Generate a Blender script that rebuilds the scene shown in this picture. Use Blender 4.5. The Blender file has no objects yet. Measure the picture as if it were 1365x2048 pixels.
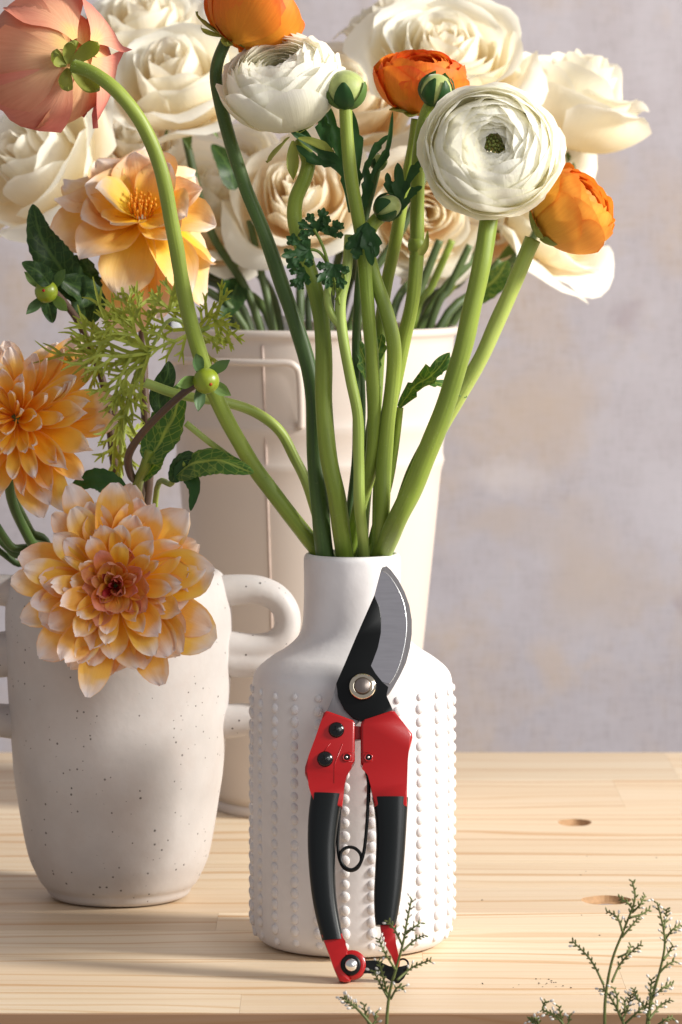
import bpy, bmesh, math, random
from mathutils import Vector, Matrix, noise
random.seed(7)
PI = math.pi
SC = bpy.context.scene
C = SC.collection
F, HZ, CX, D0, H = 7600.0, 400.0, 682.5, 1.82, 0.3556     # lens in photo pixels, horizon row, centre column, distance, height

# ---------------------------------------------------------------- camera
cam = bpy.data.cameras.new('camera'); camo = bpy.data.objects.new('camera', cam); C.objects.link(camo)
camo.location = (0, -D0, H); camo.rotation_euler = (PI/2, 0, 0)
cam.sensor_fit = 'VERTICAL'; cam.sensor_height = 36; cam.lens = F/2048*36
cam.shift_y = -(1024-HZ)/2048
cam.clip_start = .05; cam.clip_end = 50
cam.dof.use_dof = True; cam.dof.focus_distance = 1.77; cam.dof.aperture_fstop = 20
SC.camera = camo
# ---------------------------------------------------------------- light
W = bpy.data.worlds.new('World'); SC.world = W; W.use_nodes = True
bg = W.node_tree.nodes['Background']; bg.inputs[0].default_value = (.94, .91, .95, 1); bg.inputs[1].default_value = .35
def area(name, loc, target, size, power, col):
    l = bpy.data.lights.new(name, 'AREA'); l.size = size; l.energy = power; l.color = col
    o = bpy.data.objects.new(name, l); C.objects.link(o); o.location = loc
    o.rotation_euler = (Vector(target)-Vector(loc)).to_track_quat('-Z', 'Y').to_euler()
    return o
area('key_light', (1.92, -.42, 1.17), (0, .08, .15), .36, 84, (1, .97, .90))
area('fill_light', (1.55, -1.95, 1.25), (0, .1, .2), 1.2, 23, (1, .99, .97))
SC.view_settings.view_transform = 'Standard'; SC.view_settings.look = 'None'
SC.view_settings.exposure = -.02; SC.view_settings.gamma = 1
SC.cycles.max_bounces = 12; SC.cycles.diffuse_bounces = 8; SC.cycles.transmission_bounces = 8

# ---------------------------------------------------------------- helpers
def P(px, py, Y=0.0):
    d = D0+Y
    return Vector(((px-CX)*d/F, Y, H-(py-HZ)*d/F))
def S(px, Y=0.0): return px*(D0+Y)/F
def lin(c):
    return tuple((x/12.92 if x <= .04045 else ((x+.055)/1.055)**2.4) for x in [v/255 for v in c])
def rgb(*c): return (*lin(c), 1)
def mesh_obj(name, verts, faces, mat, parent=None, uvs=None, smooth=True, loc=None, mats=None, fmat=None):
    me = bpy.data.meshes.new(name); me.from_pydata([tuple(v) for v in verts], [], faces)
    if uvs:
        ul = me.uv_layers.new(name='UVMap'); buf = []
        for p in me.polygons:
            for vi in p.vertices: buf.extend(uvs[vi])
        ul.data.foreach_set('uv', buf)
    if smooth: me.polygons.foreach_set('use_smooth', [True]*len(me.polygons))
    for m in (mats or [mat]): me.materials.append(m)
    if fmat: me.polygons.foreach_set('material_index', fmat)
    me.update()
    o = bpy.data.objects.new(name, me); C.objects.link(o)
    if parent: o.parent = parent
    if loc is not None: o.location = loc
    return o
class MB:
    def __init__(s): s.v = []; s.f = []; s.uv = []
    def add(s, v, f, uv=None):
        b = len(s.v); s.v += [Vector(x) for x in v]; s.f += [tuple(i+b for i in q) for q in f]
        s.uv += (uv if uv else [(0, 0)]*len(v))
    def build(s, name, mat, parent=None, off=None, **k):
        if off is None: off = parent.location if parent and parent.type == 'EMPTY' else Vector()
        # offset for sub-parts whose parent is a mesh living in its root's space
        p = parent
        if p and p.type == 'MESH':
            off = p.get('_o', None); off = Vector(off) if off is not None else Vector()
        o = mesh_obj(name, [v-off for v in s.v], s.f, mat, parent, s.uv, **k)
        if parent: OFF[o.name] = off
        return o
OFF = {}
def root(name, label, cat, loc, group=None):
    o = bpy.data.objects.new(name, None); C.objects.link(o); o.location = loc; o.empty_display_size = .01
    o['label'] = label; o['category'] = cat
    if group: o['group'] = group
    return o
def part(mb, name, mat, r, **k):          # part or sub-part: world-space vertices, r = parent
    off = r.location if r.type == 'EMPTY' else OFF[r.name]
    off = Vector(off)
    o = mesh_obj(name, [v-off for v in mb.v], mb.f, mat, r, mb.uv, **k)
    OFF[o.name] = off
    return o
def catmull(pts, n=8):
    out = []; L = len(pts)
    for i in range(L-1):
        p0 = pts[max(i-1, 0)]; p1 = pts[i]; p2 = pts[i+1]; p3 = pts[min(i+2, L-1)]
        for k in range(n):
            t = k/n
            out.append(.5*((2*p1)+(p2-p0)*t+(2*p0-5*p1+4*p2-p3)*t*t+(3*p1-p0-3*p2+p3)*t*t*t))
    out.append(pts[-1].copy()); return out
def tube(mb, pts, rad, seg=10, cap=True, wob=0, squash=1, seed=0, cyc=False):
    n = len(pts); R = rad if callable(rad) else (lambda t: rad)
    t0 = (pts[1]-pts[0]).normalized(); up = Vector((0, 1, 0)) if abs(t0.y) < .8 else Vector((1, 0, 0))
    nx = t0.cross(up).normalized(); V = []; Fc = []; U = []; ln = 0
    for i, p in enumerate(pts):
        t = (pts[min(i+1, n-1)]-pts[max(i-1, 0)])
        if cyc: t = pts[(i+1) % n]-pts[i-1]
        t.normalize(); nx = (nx-t*nx.dot(t)).normalized(); ny = t.cross(nx)
        r = R(i/(n-1)); ln += (p-pts[i-1]).length if i else 0
        for k in range(seg):
            a = 2*PI*k/seg
            rr = r*(1+wob*noise.noise(Vector((math.cos(a)*1.5+seed*9, math.sin(a)*1.5, ln*60))))
            V.append(p+nx*math.cos(a)*rr+ny*math.sin(a)*rr*squash); U.append((k/seg, ln*10))
    for i in range(n-1 if not cyc else n):
        j = (i+1) % n
        for k in range(seg):
            k2 = (k+1) % seg; Fc.append((i*seg+k, i*seg+k2, j*seg+k2, j*seg+k))
    if cap and not cyc:
        Fc.append(tuple(range(seg))[::-1]); Fc.append(tuple((n-1)*seg+k for k in range(seg)))
    mb.add(V, Fc, U)
def lathe(mb, prof, c, seg=64, cap=False):
    n = len(prof); V = []; Fc = []
    for r, z in prof:
        for k in range(seg):
            a = 2*PI*k/seg; V.append(c+Vector((r*math.cos(a), r*math.sin(a), z)))
    for i in range(n-1):
        for k in range(seg):
            k2 = (k+1) % seg; Fc.append((i*seg+k, i*seg+k2, (i+1)*seg+k2, (i+1)*seg+k))
    mb.add(V, Fc)
def smooth_prof(p, n=6):
    p2 = [p[0]]
    for a, b in zip(p, p[1:]):
        k = max(1, int(math.hypot(b[0]-a[0], b[1]-a[1])/.009))
        p2 += [(a[0]+(b[0]-a[0])*i/k, a[1]+(b[1]-a[1])*i/k) for i in range(1, k+1)]
    p = p2
    P_ = [Vector((a, b, 0)) for a, b in p]; P_ = [P_[0]*2-P_[1]]+P_+[P_[-1]*2-P_[-2]]; out = []
    for i in range(1, len(P_)-2):
        q = P_[i-1:i+3]; t = [0]
        for k in range(3): t.append(t[-1]+max((q[k+1]-q[k]).length, 1e-7)**.5)
        for m_ in range(n):
            x = t[1]+(t[2]-t[1])*m_/n
            L_ = lambda a, b, ta, tb: a*((tb-x)/(tb-ta))+b*((x-ta)/(tb-ta))
            A1_, A2_, A3_ = L_(q[0], q[1], t[0], t[1]), L_(q[1], q[2], t[1], t[2]), L_(q[2], q[3], t[2], t[3])
            B1, B2 = L_(A1_, A2_, t[0], t[2]), L_(A2_, A3_, t[1], t[3]); c_ = L_(B1, B2, t[1], t[2]); out.append((max(c_.x, .0001), c_.y))
    out.append(p[-1]); return out
def frame(axis, roll=0.0):
    z = Vector(axis).normalized(); u = Vector((0, 0, 1)) if abs(z.z) < .9 else Vector((0, -1, 0))
    x = u.cross(z).normalized(); y = z.cross(x)
    return Matrix((x, y, z)).transposed() @ Matrix.Rotation(roll, 3, 'Z')
def ico(mb, c, r, sub=2, M=None, sc=(1, 1, 1)):
    bm = bmesh.new(); bmesh.ops.create_icosphere(bm, subdivisions=sub, radius=1)
    M = M or Matrix.Identity(3)
    V = [c+M@Vector((v.co.x*sc[0]*r, v.co.y*sc[1]*r, v.co.z*sc[2]*r)) for v in bm.verts]
    Fc = [tuple(v.index for v in f.verts) for f in bm.faces]; bm.free(); mb.add(V, Fc)

# ---------------------------------------------------------------- materials
def newmat(name):
    m = bpy.data.materials.new(name); m.use_nodes = True; nt = m.node_tree
    return m, nt, nt.nodes['Principled BSDF']
def nd(nt, t, **k):
    n = nt.nodes.new(t)
    for a, b in k.items(): setattr(n, a, b)
    return n
def ramp(nt, stops, fac=None, interp='LINEAR'):
    r = nd(nt, 'ShaderNodeValToRGB'); r.color_ramp.interpolation = interp
    el = r.color_ramp.elements
    while len(el) < len(stops): el.new(.5)
    for e, (p, c) in zip(el, stops): e.position = p; e.color = c
    if fac is not None: nt.links.new(fac, r.inputs[0])
    return r.outputs[0]
def mixc(nt, fac, a, b, mode='MIX'):
    n = nd(nt, 'ShaderNodeMix', data_type='RGBA', blend_type=mode)
    for i, v in ((0, fac), (6, a), (7, b)):
        if isinstance(v, (int, float, tuple)): n.inputs[i].default_value = v
        else: nt.links.new(v, n.inputs[i])
    return n.outputs[2]
def mapping(nt, src, scale=(1, 1, 1), loc=(0, 0, 0)):
    m = nd(nt, 'ShaderNodeMapping'); m.inputs['Scale'].default_value = scale; m.inputs['Location'].default_value = loc
    nt.links.new(src, m.inputs[0]); return m.outputs[0]
def noisen(nt, vec, scale, det=3, rough=.5, dist=0):
    n = nd(nt, 'ShaderNodeTexNoise'); n.inputs['Scale'].default_value = scale; n.inputs['Detail'].default_value = det
    n.inputs['Roughness'].default_value = rough; n.inputs['Distortion'].default_value = dist
    nt.links.new(vec, n.inputs['Vector']); return n.outputs['Fac']
def bump(nt, b, h, strength=.3, dist=.001):
    n = nd(nt, 'ShaderNodeBump'); n.inputs['Strength'].default_value = strength; n.inputs['Distance'].default_value = dist
    nt.links.new(h, n.inputs['Height']); nt.links.new(n.outputs[0], b.inputs['Normal']); return n
def plain(name, col, rough=.5, metal=0, spec=.5, coat=0, nz=0, nscale=200, sheen=0):
    m, nt, b = newmat(name); b.inputs['Roughness'].default_value = rough; b.inputs['Metallic'].default_value = metal
    b.inputs['Specular IOR Level'].default_value = spec; b.inputs['Coat Weight'].default_value = coat
    tc = nd(nt, 'ShaderNodeTexCoord')
    f = noisen(nt, tc.outputs['Object'], nscale, 4)
    c2 = tuple(x*.82 for x in col[:3])+(1,)
    nt.links.new(ramp(nt, [(.35, c2), (.65, col)], f), b.inputs['Base Color'])
    if nz: bump(nt, b, f, nz)
    if sheen:
        b.inputs['Sheen Weight'].default_value = sheen; b.inputs['Sheen Roughness'].default_value = .4
    return m
def petal_mat(name, stops, vein=.25, transl=.35, edge=None, rough=.55, varhue=.02, spots=None, u_tip=None, tcol=None):
    m, nt, b = newmat(name)
    tc = nd(nt, 'ShaderNodeTexCoord'); sx = nd(nt, 'ShaderNodeSeparateXYZ'); nt.links.new(tc.outputs['UV'], sx.inputs[0])
    oi = nd(nt, 'ShaderNodeObjectInfo')
    big = noisen(nt, tc.outputs['Object'], 90, 2)
    # jitter of v by noise
    ma = nd(nt, 'ShaderNodeMath', operation='MULTIPLY_ADD'); nt.links.new(big, ma.inputs[0]); ma.inputs[1].default_value = .35
    nt.links.new(sx.outputs[1], ma.inputs[2])
    mb_ = nd(nt, 'ShaderNodeMath', operation='SUBTRACT'); nt.links.new(ma.outputs[0], mb_.inputs[0]); mb_.inputs[1].default_value = .175
    col = ramp(nt, stops, mb_.outputs[0])
    vv = mapping(nt, tc.outputs['UV'], (26, 1.6, 1))
    # veins fan
    st = noisen(nt, vv, 1.0, 3, .6)
    dark = mixc(nt, ramp(nt, [(.35, (1, 1, 1, 1)), (.65, (0, 0, 0, 1))], st), col, mixc(nt, 1.0, col, (1-vein*.45, 1-vein*.9, 1-vein, 1), 'MULTIPLY'))
    if edge:
        # pale margin along the side edges and tip
        e = nd(nt, 'ShaderNodeMath', operation='ABSOLUTE'); e2 = nd(nt, 'ShaderNodeMath', operation='SUBTRACT')
        nt.links.new(sx.outputs[0], e2.inputs[0]); e2.inputs[1].default_value = .5; nt.links.new(e2.outputs[0], e.inputs[0])
        dark = mixc(nt, ramp(nt, [(.43, (0, 0, 0, 1)), (.5, (.7, .7, .7, 1))], e.outputs[0]), dark, edge)
    if spots:
        sp = noisen(nt, tc.outputs['Object'], 260, 4, .7)
        dark = mixc(nt, ramp(nt, [(.68, (0, 0, 0, 1)), (.74, (.55, .55, .55, 1))], sp), dark, spots)
    hs = nd(nt, 'ShaderNodeHueSaturation')
    mr = nd(nt, 'ShaderNodeMapRange'); nt.links.new(oi.outputs['Random'], mr.inputs[0]); mr.inputs[3].default_value = .5-varhue; mr.inputs[4].default_value = .5+varhue
    nt.links.new(mr.outputs[0], hs.inputs['Hue'])
    mr2 = nd(nt, 'ShaderNodeMapRange'); nt.links.new(oi.outputs['Random'], mr2.inputs[0]); mr2.inputs[3].default_value = 1.0; mr2.inputs[4].default_value = .95 if transl < .44 else .985
    nt.links.new(mr2.outputs[0], hs.inputs['Value']); nt.links.new(dark, hs.inputs['Color'])
    nt.links.new(hs.outputs[0], b.inputs['Base Color']); b.inputs['Roughness'].default_value = rough
    b.inputs['Specular IOR Level'].default_value = .3
    bp = bump(nt, b, st, .35, .0006)
    tr = nd(nt, 'ShaderNodeBsdfTranslucent')
    if tcol: nt.links.new(mixc(nt, 1.0, hs.outputs[0], tcol, 'MULTIPLY'), tr.inputs[0])
    else: nt.links.new(hs.outputs[0], tr.inputs[0])
    nt.links.new(bp.outputs[0], tr.inputs['Normal'])
    mx = nd(nt, 'ShaderNodeMixShader'); mx.inputs[0].default_value = transl
    nt.links.new(b.outputs[0], mx.inputs[1]); nt.links.new(tr.outputs[0], mx.inputs[2])
    nt.links.new(mx.outputs[0], nt.nodes['Material Output'].inputs[0])
    return m
def leaf_mat(name, base, vein, back=None, rough=.45, transl=.25, net=True):
    m, nt, b = newmat(name)
    tc = nd(nt, 'ShaderNodeTexCoord'); g = nd(nt, 'ShaderNodeNewGeometry')
    f = noisen(nt, tc.outputs['Object'], 120, 3)
    col = mixc(nt, f, base, tuple(min(1, x*1.5) for x in base[:3])+(1,))
    if net:
        vo = nd(nt, 'ShaderNodeTexVoronoi', feature='DISTANCE_TO_EDGE'); vo.inputs['Scale'].default_value = 190
        nt.links.new(tc.outputs['Object'], vo.inputs['Vector'])
        col = mixc(nt, ramp(nt, [(.0, (.5, .5, .5, 1)), (.07, (0, 0, 0, 1))], vo.outputs['Distance']), col, vein)
        sx = nd(nt, 'ShaderNodeSeparateXYZ'); nt.links.new(tc.outputs['UV'], sx.inputs[0])
        # midrib and side veins: u in 0..1 across
        a = nd(nt, 'ShaderNodeMath', operation='SUBTRACT'); nt.links.new(sx.outputs[0], a.inputs[0]); a.inputs[1].default_value = .5
        ab = nd(nt, 'ShaderNodeMath', operation='ABSOLUTE'); nt.links.new(a.outputs[0], ab.inputs[0])
        s = nd(nt, 'ShaderNodeMath', operation='MULTIPLY_ADD'); nt.links.new(ab.outputs[0], s.inputs[0]); s.inputs[1].default_value = -.55; nt.links.new(sx.outputs[1], s.inputs[2])
        s2 = nd(nt, 'ShaderNodeMath', operation='MULTIPLY'); nt.links.new(s.outputs[0], s2.inputs[0]); s2.inputs[1].default_value = 7
        fr = nd(nt, 'ShaderNodeMath', operation='FRACT'); nt.links.new(s2.outputs[0], fr.inputs[0])
        v1 = ramp(nt, [(.0, (.7, .7, .7, 1)), (.10, (0, 0, 0, 1)), (.94, (0, 0, 0, 1)), (1, (.7, .7, .7, 1))], fr.outputs[0])
        v2 = ramp(nt, [(.0, (1, 1, 1, 1)), (.03, (.8, .8, .8, 1)), (.06, (0, 0, 0, 1))], ab.outputs[0])
        col = mixc(nt, v1, col, vein); col = mixc(nt, v2, col, vein)
    if back: col = mixc(nt, g.outputs['Backfacing'], col, back)
    nt.links.new(col, b.inputs['Base Color']); b.inputs['Roughness'].default_value = rough
    b.inputs['Specular IOR Level'].default_value = .35
    bp = bump(nt, b, f, .4, .0008)
    tr = nd(nt, 'ShaderNodeBsdfTranslucent'); nt.links.new(mixc(nt, 1.0, col, (1.0, 1, .35, 1), 'MULTIPLY'), tr.inputs[0])
    mx = nd(nt, 'ShaderNodeMixShader'); mx.inputs[0].default_value = transl
    nt.links.new(b.outputs[0], mx.inputs[1]); nt.links.new(tr.outputs[0], mx.inputs[2])
    nt.links.new(mx.outputs[0], nt.nodes['Material Output'].inputs[0])
    return m
def stem_mat(name, a, b_, rough=.5, sheen=.2):
    m, nt, b = newmat(name)
    tc = nd(nt, 'ShaderNodeTexCoord')
    f = noisen(nt, mapping(nt, tc.outputs['Object'], (30, 30, 10)), 1, 3)
    f2 = noisen(nt, mapping(nt, tc.outputs['UV'], (16, 1.5, 1)), 1, 3)
    col = ramp(nt, [(.35, a), (.65, b_)], f)
    col = mixc(nt, ramp(nt, [(.38, (.0, .0, .0, 1)), (.66, (.32, .32, .32, 1))], f2), col, tuple(x*.55 for x in a[:3])+(1,))
    nt.links.new(col, b.inputs['Base Color']); b.inputs['Roughness'].default_value = rough
    b.inputs['Sheen Weight'].default_value = sheen; b.inputs['Sheen Tint'].default_value = (.8, 1, .6, 1)
    b.inputs['Subsurface Weight'].default_value = .15; b.inputs['Subsurface Radius'].default_value = (.3, .5, .1); b.inputs['Subsurface Scale'].default_value = .004
    sp = noisen(nt, mapping(nt, tc.outputs['UV'], (5, 25, 1)), 3, 3)
    lo = noisen(nt, mapping(nt, tc.outputs['Object'], (14, 14, 9)), 1, 2); col = mixc(nt, ramp(nt, [(.4, (0, 0, 0, 1)), (.65, (.4, .4, .4, 1))], lo), col, rgb(158, 168, 66) if b_[1] > .2 else b_)
    col2 = mixc(nt, ramp(nt, [(.66, (0, 0, 0, 1)), (.76, (.5, .5, .5, 1))], sp), col, tuple(x*.4 for x in a[:3])+(1,)); nt.links.new(col2, b.inputs['Base Color'])
    bump(nt, b, noisen(nt, mapping(nt, tc.outputs['UV'], (12, 1.6, 1)), 1, 3), .3, .0008)
    return m
M = {}
M['white_petal'] = petal_mat('white_petal', [(0, rgb(230, 228, 165)), (.3, rgb(253, 249, 226)), (.8, rgb(254, 252, 238)), (1, rgb(254, 252, 243))], .0, .5, varhue=.004)
M['cream_petal'] = petal_mat('cream_petal', [(0, rgb(238, 216, 155)), (.45, rgb(252, 242, 216)), (.85, rgb(254, 250, 236)), (1, rgb(254, 252, 242))], .0, .45, varhue=.006)
M['peach_rose'] = petal_mat('peach_rose', [(0, rgb(240, 206, 140)), (.45, rgb(252, 235, 204)), (.85, rgb(253, 246, 228)), (1, rgb(253, 248, 234))], .0, .45, varhue=.006)
M['orange_petal'] = petal_mat('orange_petal', [(0, rgb(246, 176, 60)), (.5, rgb(247, 154, 48)), (.9, rgb(245, 140, 44)), (1, rgb(240, 118, 42))], .14, .32, varhue=.01)
M['amber_petal'] = petal_mat('amber_petal', [(0, rgb(250, 186, 70)), (.5, rgb(252, 190, 76)), (.9, rgb(251, 182, 72)), (1, rgb(246, 156, 56))], .14, .32, varhue=.01)
M['pink_petal'] = petal_mat('pink_petal', [(0, rgb(248, 216, 140)), (.22, rgb(246, 190, 150)), (.6, rgb(234, 156, 130)), (1, rgb(224, 132, 112))], .16, .22, varhue=.015)
M['dahlia_petal'] = petal_mat('dahlia_petal', [(0, rgb(253, 172, 10)), (.5, rgb(255, 192, 48)), (.76, rgb(253, 202, 98)), (.88, rgb(250, 226, 202)), (1, rgb(251, 240, 236))], .05, .2, varhue=.010, edge=rgb(246, 192, 128), spots=rgb(215, 130, 70))
M['dahlia_open'] = petal_mat('dahlia_open', [(0, rgb(253, 216, 10)), (.32, rgb(254, 212, 64)), (.62, rgb(252, 208, 120)), (.84, rgb(249, 218, 178)), (1, rgb(250, 240, 234))], .05, .22, varhue=.012, edge=rgb(243, 195, 135), spots=rgb(205, 130, 80))
M['dahlia_inner'] = petal_mat('dahlia_inner', [(0, rgb(250, 176, 40)), (.5, rgb(248, 180, 76)), (.75, rgb(236, 160, 118)), (1, rgb(230, 165, 150))], .12, .28, varhue=.015)
M['dahlia_heart'] = petal_mat('dahlia_heart', [(0, rgb(180, 60, 30)), (.5, rgb(196, 80, 50)), (1, rgb(205, 110, 95))], .25, .15, varhue=.015)
M['stamen'] = plain('stamen', rgb(252, 170, 40), .6)
M['eye_green'] = plain('eye_green', rgb(120, 130, 60), .6)
M['stem_green'] = stem_mat('stem_green', rgb(92, 118, 26), rgb(140, 160, 50))
M['stem_dark'] = stem_mat('stem_dark', rgb(38, 68, 26), rgb(76, 104, 40))
M['stem_pale'] = stem_mat('stem_pale', rgb(136, 160, 60), rgb(176, 192, 104))
M['stem_brown'] = stem_mat('stem_brown', rgb(72, 50, 42), rgb(98, 74, 54), sheen=.05)
M['stem_rose'] = stem_mat('stem_rose', rgb(48, 66, 34), rgb(84, 104, 50), sheen=.05)
M['leaf_dark'] = leaf_mat('leaf_dark', rgb(36, 60, 26), rgb(74, 102, 50), back=rgb(88, 116, 76), net=True)
M['leaf_mid'] = leaf_mat('leaf_mid', rgb(62, 96, 40), rgb(150, 168, 80), back=rgb(112, 140, 78))
M['leaf_ran'] = leaf_mat('leaf_ran', rgb(40, 74, 34), rgb(60, 98, 52), net=False, back=rgb(84, 116, 78))
M['sepal'] = leaf_mat('sepal', rgb(128, 134, 62), rgb(110, 120, 60), net=False, rough=.6)
M['bud_sepal'] = leaf_mat('bud_sepal', rgb(84, 112, 52), rgb(110, 120, 60), net=False, rough=.6)
M['frond'] = leaf_mat('frond', rgb(146, 156, 64), rgb(160, 168, 88), net=False, rough=.5)
M['bud_green'] = plain('bud_green', rgb(168, 180, 104), .55, sheen=.5, nz=.2, nscale=300)
M['fuzz'] = plain('fuzz', rgb(206, 216, 170), .6)
M['bud_yellow'] = plain('bud_yellow', rgb(136, 152, 36), .35)
M['sprig_green'] = plain('sprig_green', rgb(104, 112, 56), .6)
M['sprig_white'] = plain('sprig_white', rgb(228, 222, 214), .7)
M['red_plastic'] = plain('red_plastic', rgb(174, 12, 16), .3, coat=.12, nz=0, nscale=12)
M['black_rubber'] = plain('black_rubber', rgb(4, 11, 13), .33, nz=.02, nscale=1500, spec=.4)
M['black_steel'] = plain('black_steel', rgb(10, 13, 14), .42, spec=.25)
M['screw_black'] = plain('screw_black', rgb(12, 14, 16), .2)
M['bucket_paint'] = plain('bucket_paint', rgb(218, 207, 198), .4, nz=.01, nscale=3)
M['liner'] = plain('liner', rgb(225, 230, 238), .4)
def brushed(name, col, rough, sc=(900, 40, 1)):
    m, nt, b = newmat(name); tc = nd(nt, 'ShaderNodeTexCoord')
    f = noisen(nt, mapping(nt, tc.outputs['Object'], sc), 1, 4)
    nt.links.new(ramp(nt, [(.3, tuple(x*.9 for x in col[:3])+(1,)), (.7, col)], f), b.inputs['Base Color'])
    b.inputs['Metallic'].default_value = 1; b.inputs['Roughness'].default_value = rough; bump(nt, b, f, .12, .0003); return m
M['steel'] = brushed('steel', (.56, .55, .58, 1), .3, (90, 900, 900))
M['steel_edge'] = brushed('steel_edge', (.40, .38, .38, 1), .4, (1200, 200, 60))
M['steel_bright'] = brushed('steel_bright', (.9, .9, .9, 1), .25)
M['brass'] = brushed('brass', (.78, .70, .55, 1), .12, (50, 50, 50))
M['bolt'] = brushed('bolt', (.32, .27, .24, 1), .35)
def ceramic(name, col, speck=False):
    m, nt, b = newmat(name); tc = nd(nt, 'ShaderNodeTexCoord'); o = tc.outputs['Object']
    f = noisen(nt, o, 22, 4, .6)
    c = ramp(nt, [(.3, tuple(x*.86 for x in col[:3])+(1,)), (.6, col)], f)
    h = noisen(nt, o, 55, 4, .6)
    if speck:
        vo = nd(nt, 'ShaderNodeTexVoronoi'); vo.inputs['Scale'].default_value = 290; nt.links.new(o, vo.inputs['Vector'])
        th = nd(nt, 'ShaderNodeSeparateColor'); nt.links.new(vo.outputs['Color'], th.inputs[0])
        pw = nd(nt, 'ShaderNodeMath', operation='POWER'); nt.links.new(th.outputs[0], pw.inputs[0]); pw.inputs[1].default_value = 2.2
        r = nd(nt, 'ShaderNodeMath', operation='MULTIPLY'); nt.links.new(pw.outputs[0], r.inputs[0]); r.inputs[1].default_value = .19
        lt = nd(nt, 'ShaderNodeMath', operation='LESS_THAN'); nt.links.new(vo.outputs['Distance'], lt.inputs[0]); nt.links.new(r.outputs[0], lt.inputs[1])
        c = mixc(nt, ramp(nt, [(.45, (0, 0, 0, 1)), (.75, (.5, .5, .5, 1))], noisen(nt, o, 30, 5, .7)), c, tuple(x*y for x, y in zip(col[:3], (.86, .78, .74)))+(1,))
        sm = nd(nt, 'ShaderNodeMath', operation='MULTIPLY'); nt.links.new(lt.outputs[0], sm.inputs[0]); sm.inputs[1].default_value = .85
        c = mixc(nt, sm.outputs[0], c, rgb(70, 62, 60))
    nt.links.new(c, b.inputs['Base Color']); b.inputs['Roughness'].default_value = .5; b.inputs['Specular IOR Level'].default_value = .4
    bump(nt, b, h, .25, .0015); return m
M['porcelain'] = ceramic('porcelain', rgb(227, 223, 223))
M['stoneware'] = ceramic('stoneware', rgb(198, 193, 191), True)
def wood(name, seed, tone, front=False):
    m, nt, b = newmat(name); tc = nd(nt, 'ShaderNodeTexCoord')
    o = mapping(nt, tc.outputs['Object'], (1, 1, 1), (seed*3.7, seed*1.3, seed))
    wv = noisen(nt, mapping(nt, o, (2.2, 9, 9)), 1, 3, .5)
    # ring lines : y warped by low-frequency noise
    sx = nd(nt, 'ShaderNodeSeparateXYZ'); nt.links.new(o, sx.inputs[0])
    ma = nd(nt, 'ShaderNodeMath', operation='MULTIPLY_ADD'); nt.links.new(wv, ma.inputs[0]); ma.inputs[1].default_value = .09
    nt.links.new(sx.outputs[2 if front else 1], ma.inputs[2])
    mf = nd(nt, 'ShaderNodeMath', operation='MULTIPLY'); nt.links.new(ma.outputs[0], mf.inputs[0]); mf.inputs[1].default_value = 1.0
    cb = nd(nt, 'ShaderNodeCombineXYZ'); nt.links.new(mf.outputs[0], cb.inputs[1])
    rings = noisen(nt, cb.outputs[0], 95, 2, .55)
    sm = noisen(nt, mapping(nt, o, (7, 420, 420)), 1, 3, .6)
    tint = noisen(nt, mapping(nt, o, (1.5, 14, 14)), 1, 2)
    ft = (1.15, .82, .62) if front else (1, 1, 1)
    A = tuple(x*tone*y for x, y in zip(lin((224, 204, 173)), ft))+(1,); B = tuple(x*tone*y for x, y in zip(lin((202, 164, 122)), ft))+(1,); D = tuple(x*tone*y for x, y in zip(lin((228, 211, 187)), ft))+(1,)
    c = ramp(nt, [(.34, A), (.46, D), (.56, A), (.64, B), (.74, B)], rings)
    c = mixc(nt, ramp(nt, [(.35, (0, 0, 0, 1)), (.7, (.35, .35, .35, 1))], tint), c, B)
    c = mixc(nt, ramp(nt, [(.5, (0, 0, 0, 1)), (.75, (.35, .35, .35, 1))], sm), c, B)
    fl = noisen(nt, mapping(nt, o, (300, 900, 900)), 1, 2)
    c = mixc(nt, ramp(nt, [(.74, (0, 0, 0, 1)), (.78, (.4, .4, .4, 1))], fl), c, rgb(130, 96, 66))
    nt.links.new(c, b.inputs['Base Color']); b.inputs['Roughness'].default_value = .5
    bump(nt, b, sm, .15, .0005); return m

# ---------------------------------------------------------------- backdrop
m, nt, b = newmat('backdrop_cloth'); tc = nd(nt, 'ShaderNodeTexCoord'); o = tc.outputs['Object']
f1 = noisen(nt, o, 3.2, 5, .6, .3); f2 = noisen(nt, mapping(nt, o, (1, 1, 1), (3, 2, 5)), 5.5, 5, .65)
c = ramp(nt, [(.3, rgb(156, 149, 153)), (.5, rgb(173, 167, 172)), (.7, rgb(187, 182, 188))], f1)
c = mixc(nt, ramp(nt, [(.47, (0, 0, 0, 1)), (.60, (1, 1, 1, 1))], f2), c, rgb(178, 162, 150))
f5 = noisen(nt, mapping(nt, o, (1, 1, 1), (4, 1, 8)), 24, 5, .7)
c = mixc(nt, ramp(nt, [(.42, (.35, .35, .35, 1)), (.58, (0, 0, 0, 1))], f5), c, rgb(158, 148, 150))
f4 = noisen(nt, mapping(nt, o, (1, 1, 1), (9, 2, 1)), 13, 3, .6)
c = mixc(nt, ramp(nt, [(.68, (0, 0, 0, 1)), (.76, (.5, .5, .5, 1))], f4), c, rgb(146, 132, 140))
wv1 = noisen(nt, mapping(nt, o, (500, 1, 60)), 1, 2); wv2 = noisen(nt, mapping(nt, o, (60, 1, 500)), 1, 2)
wm = nd(nt, 'ShaderNodeMath', operation='ADD'); nt.links.new(wv1, wm.inputs[0]); nt.links.new(wv2, wm.inputs[1])
c = mixc(nt, ramp(nt, [(.8, (.0, .0, .0, 1)), (1, (.25, .25, .25, 1))], wm.outputs[0]), c, rgb(196, 189, 196))
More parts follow.
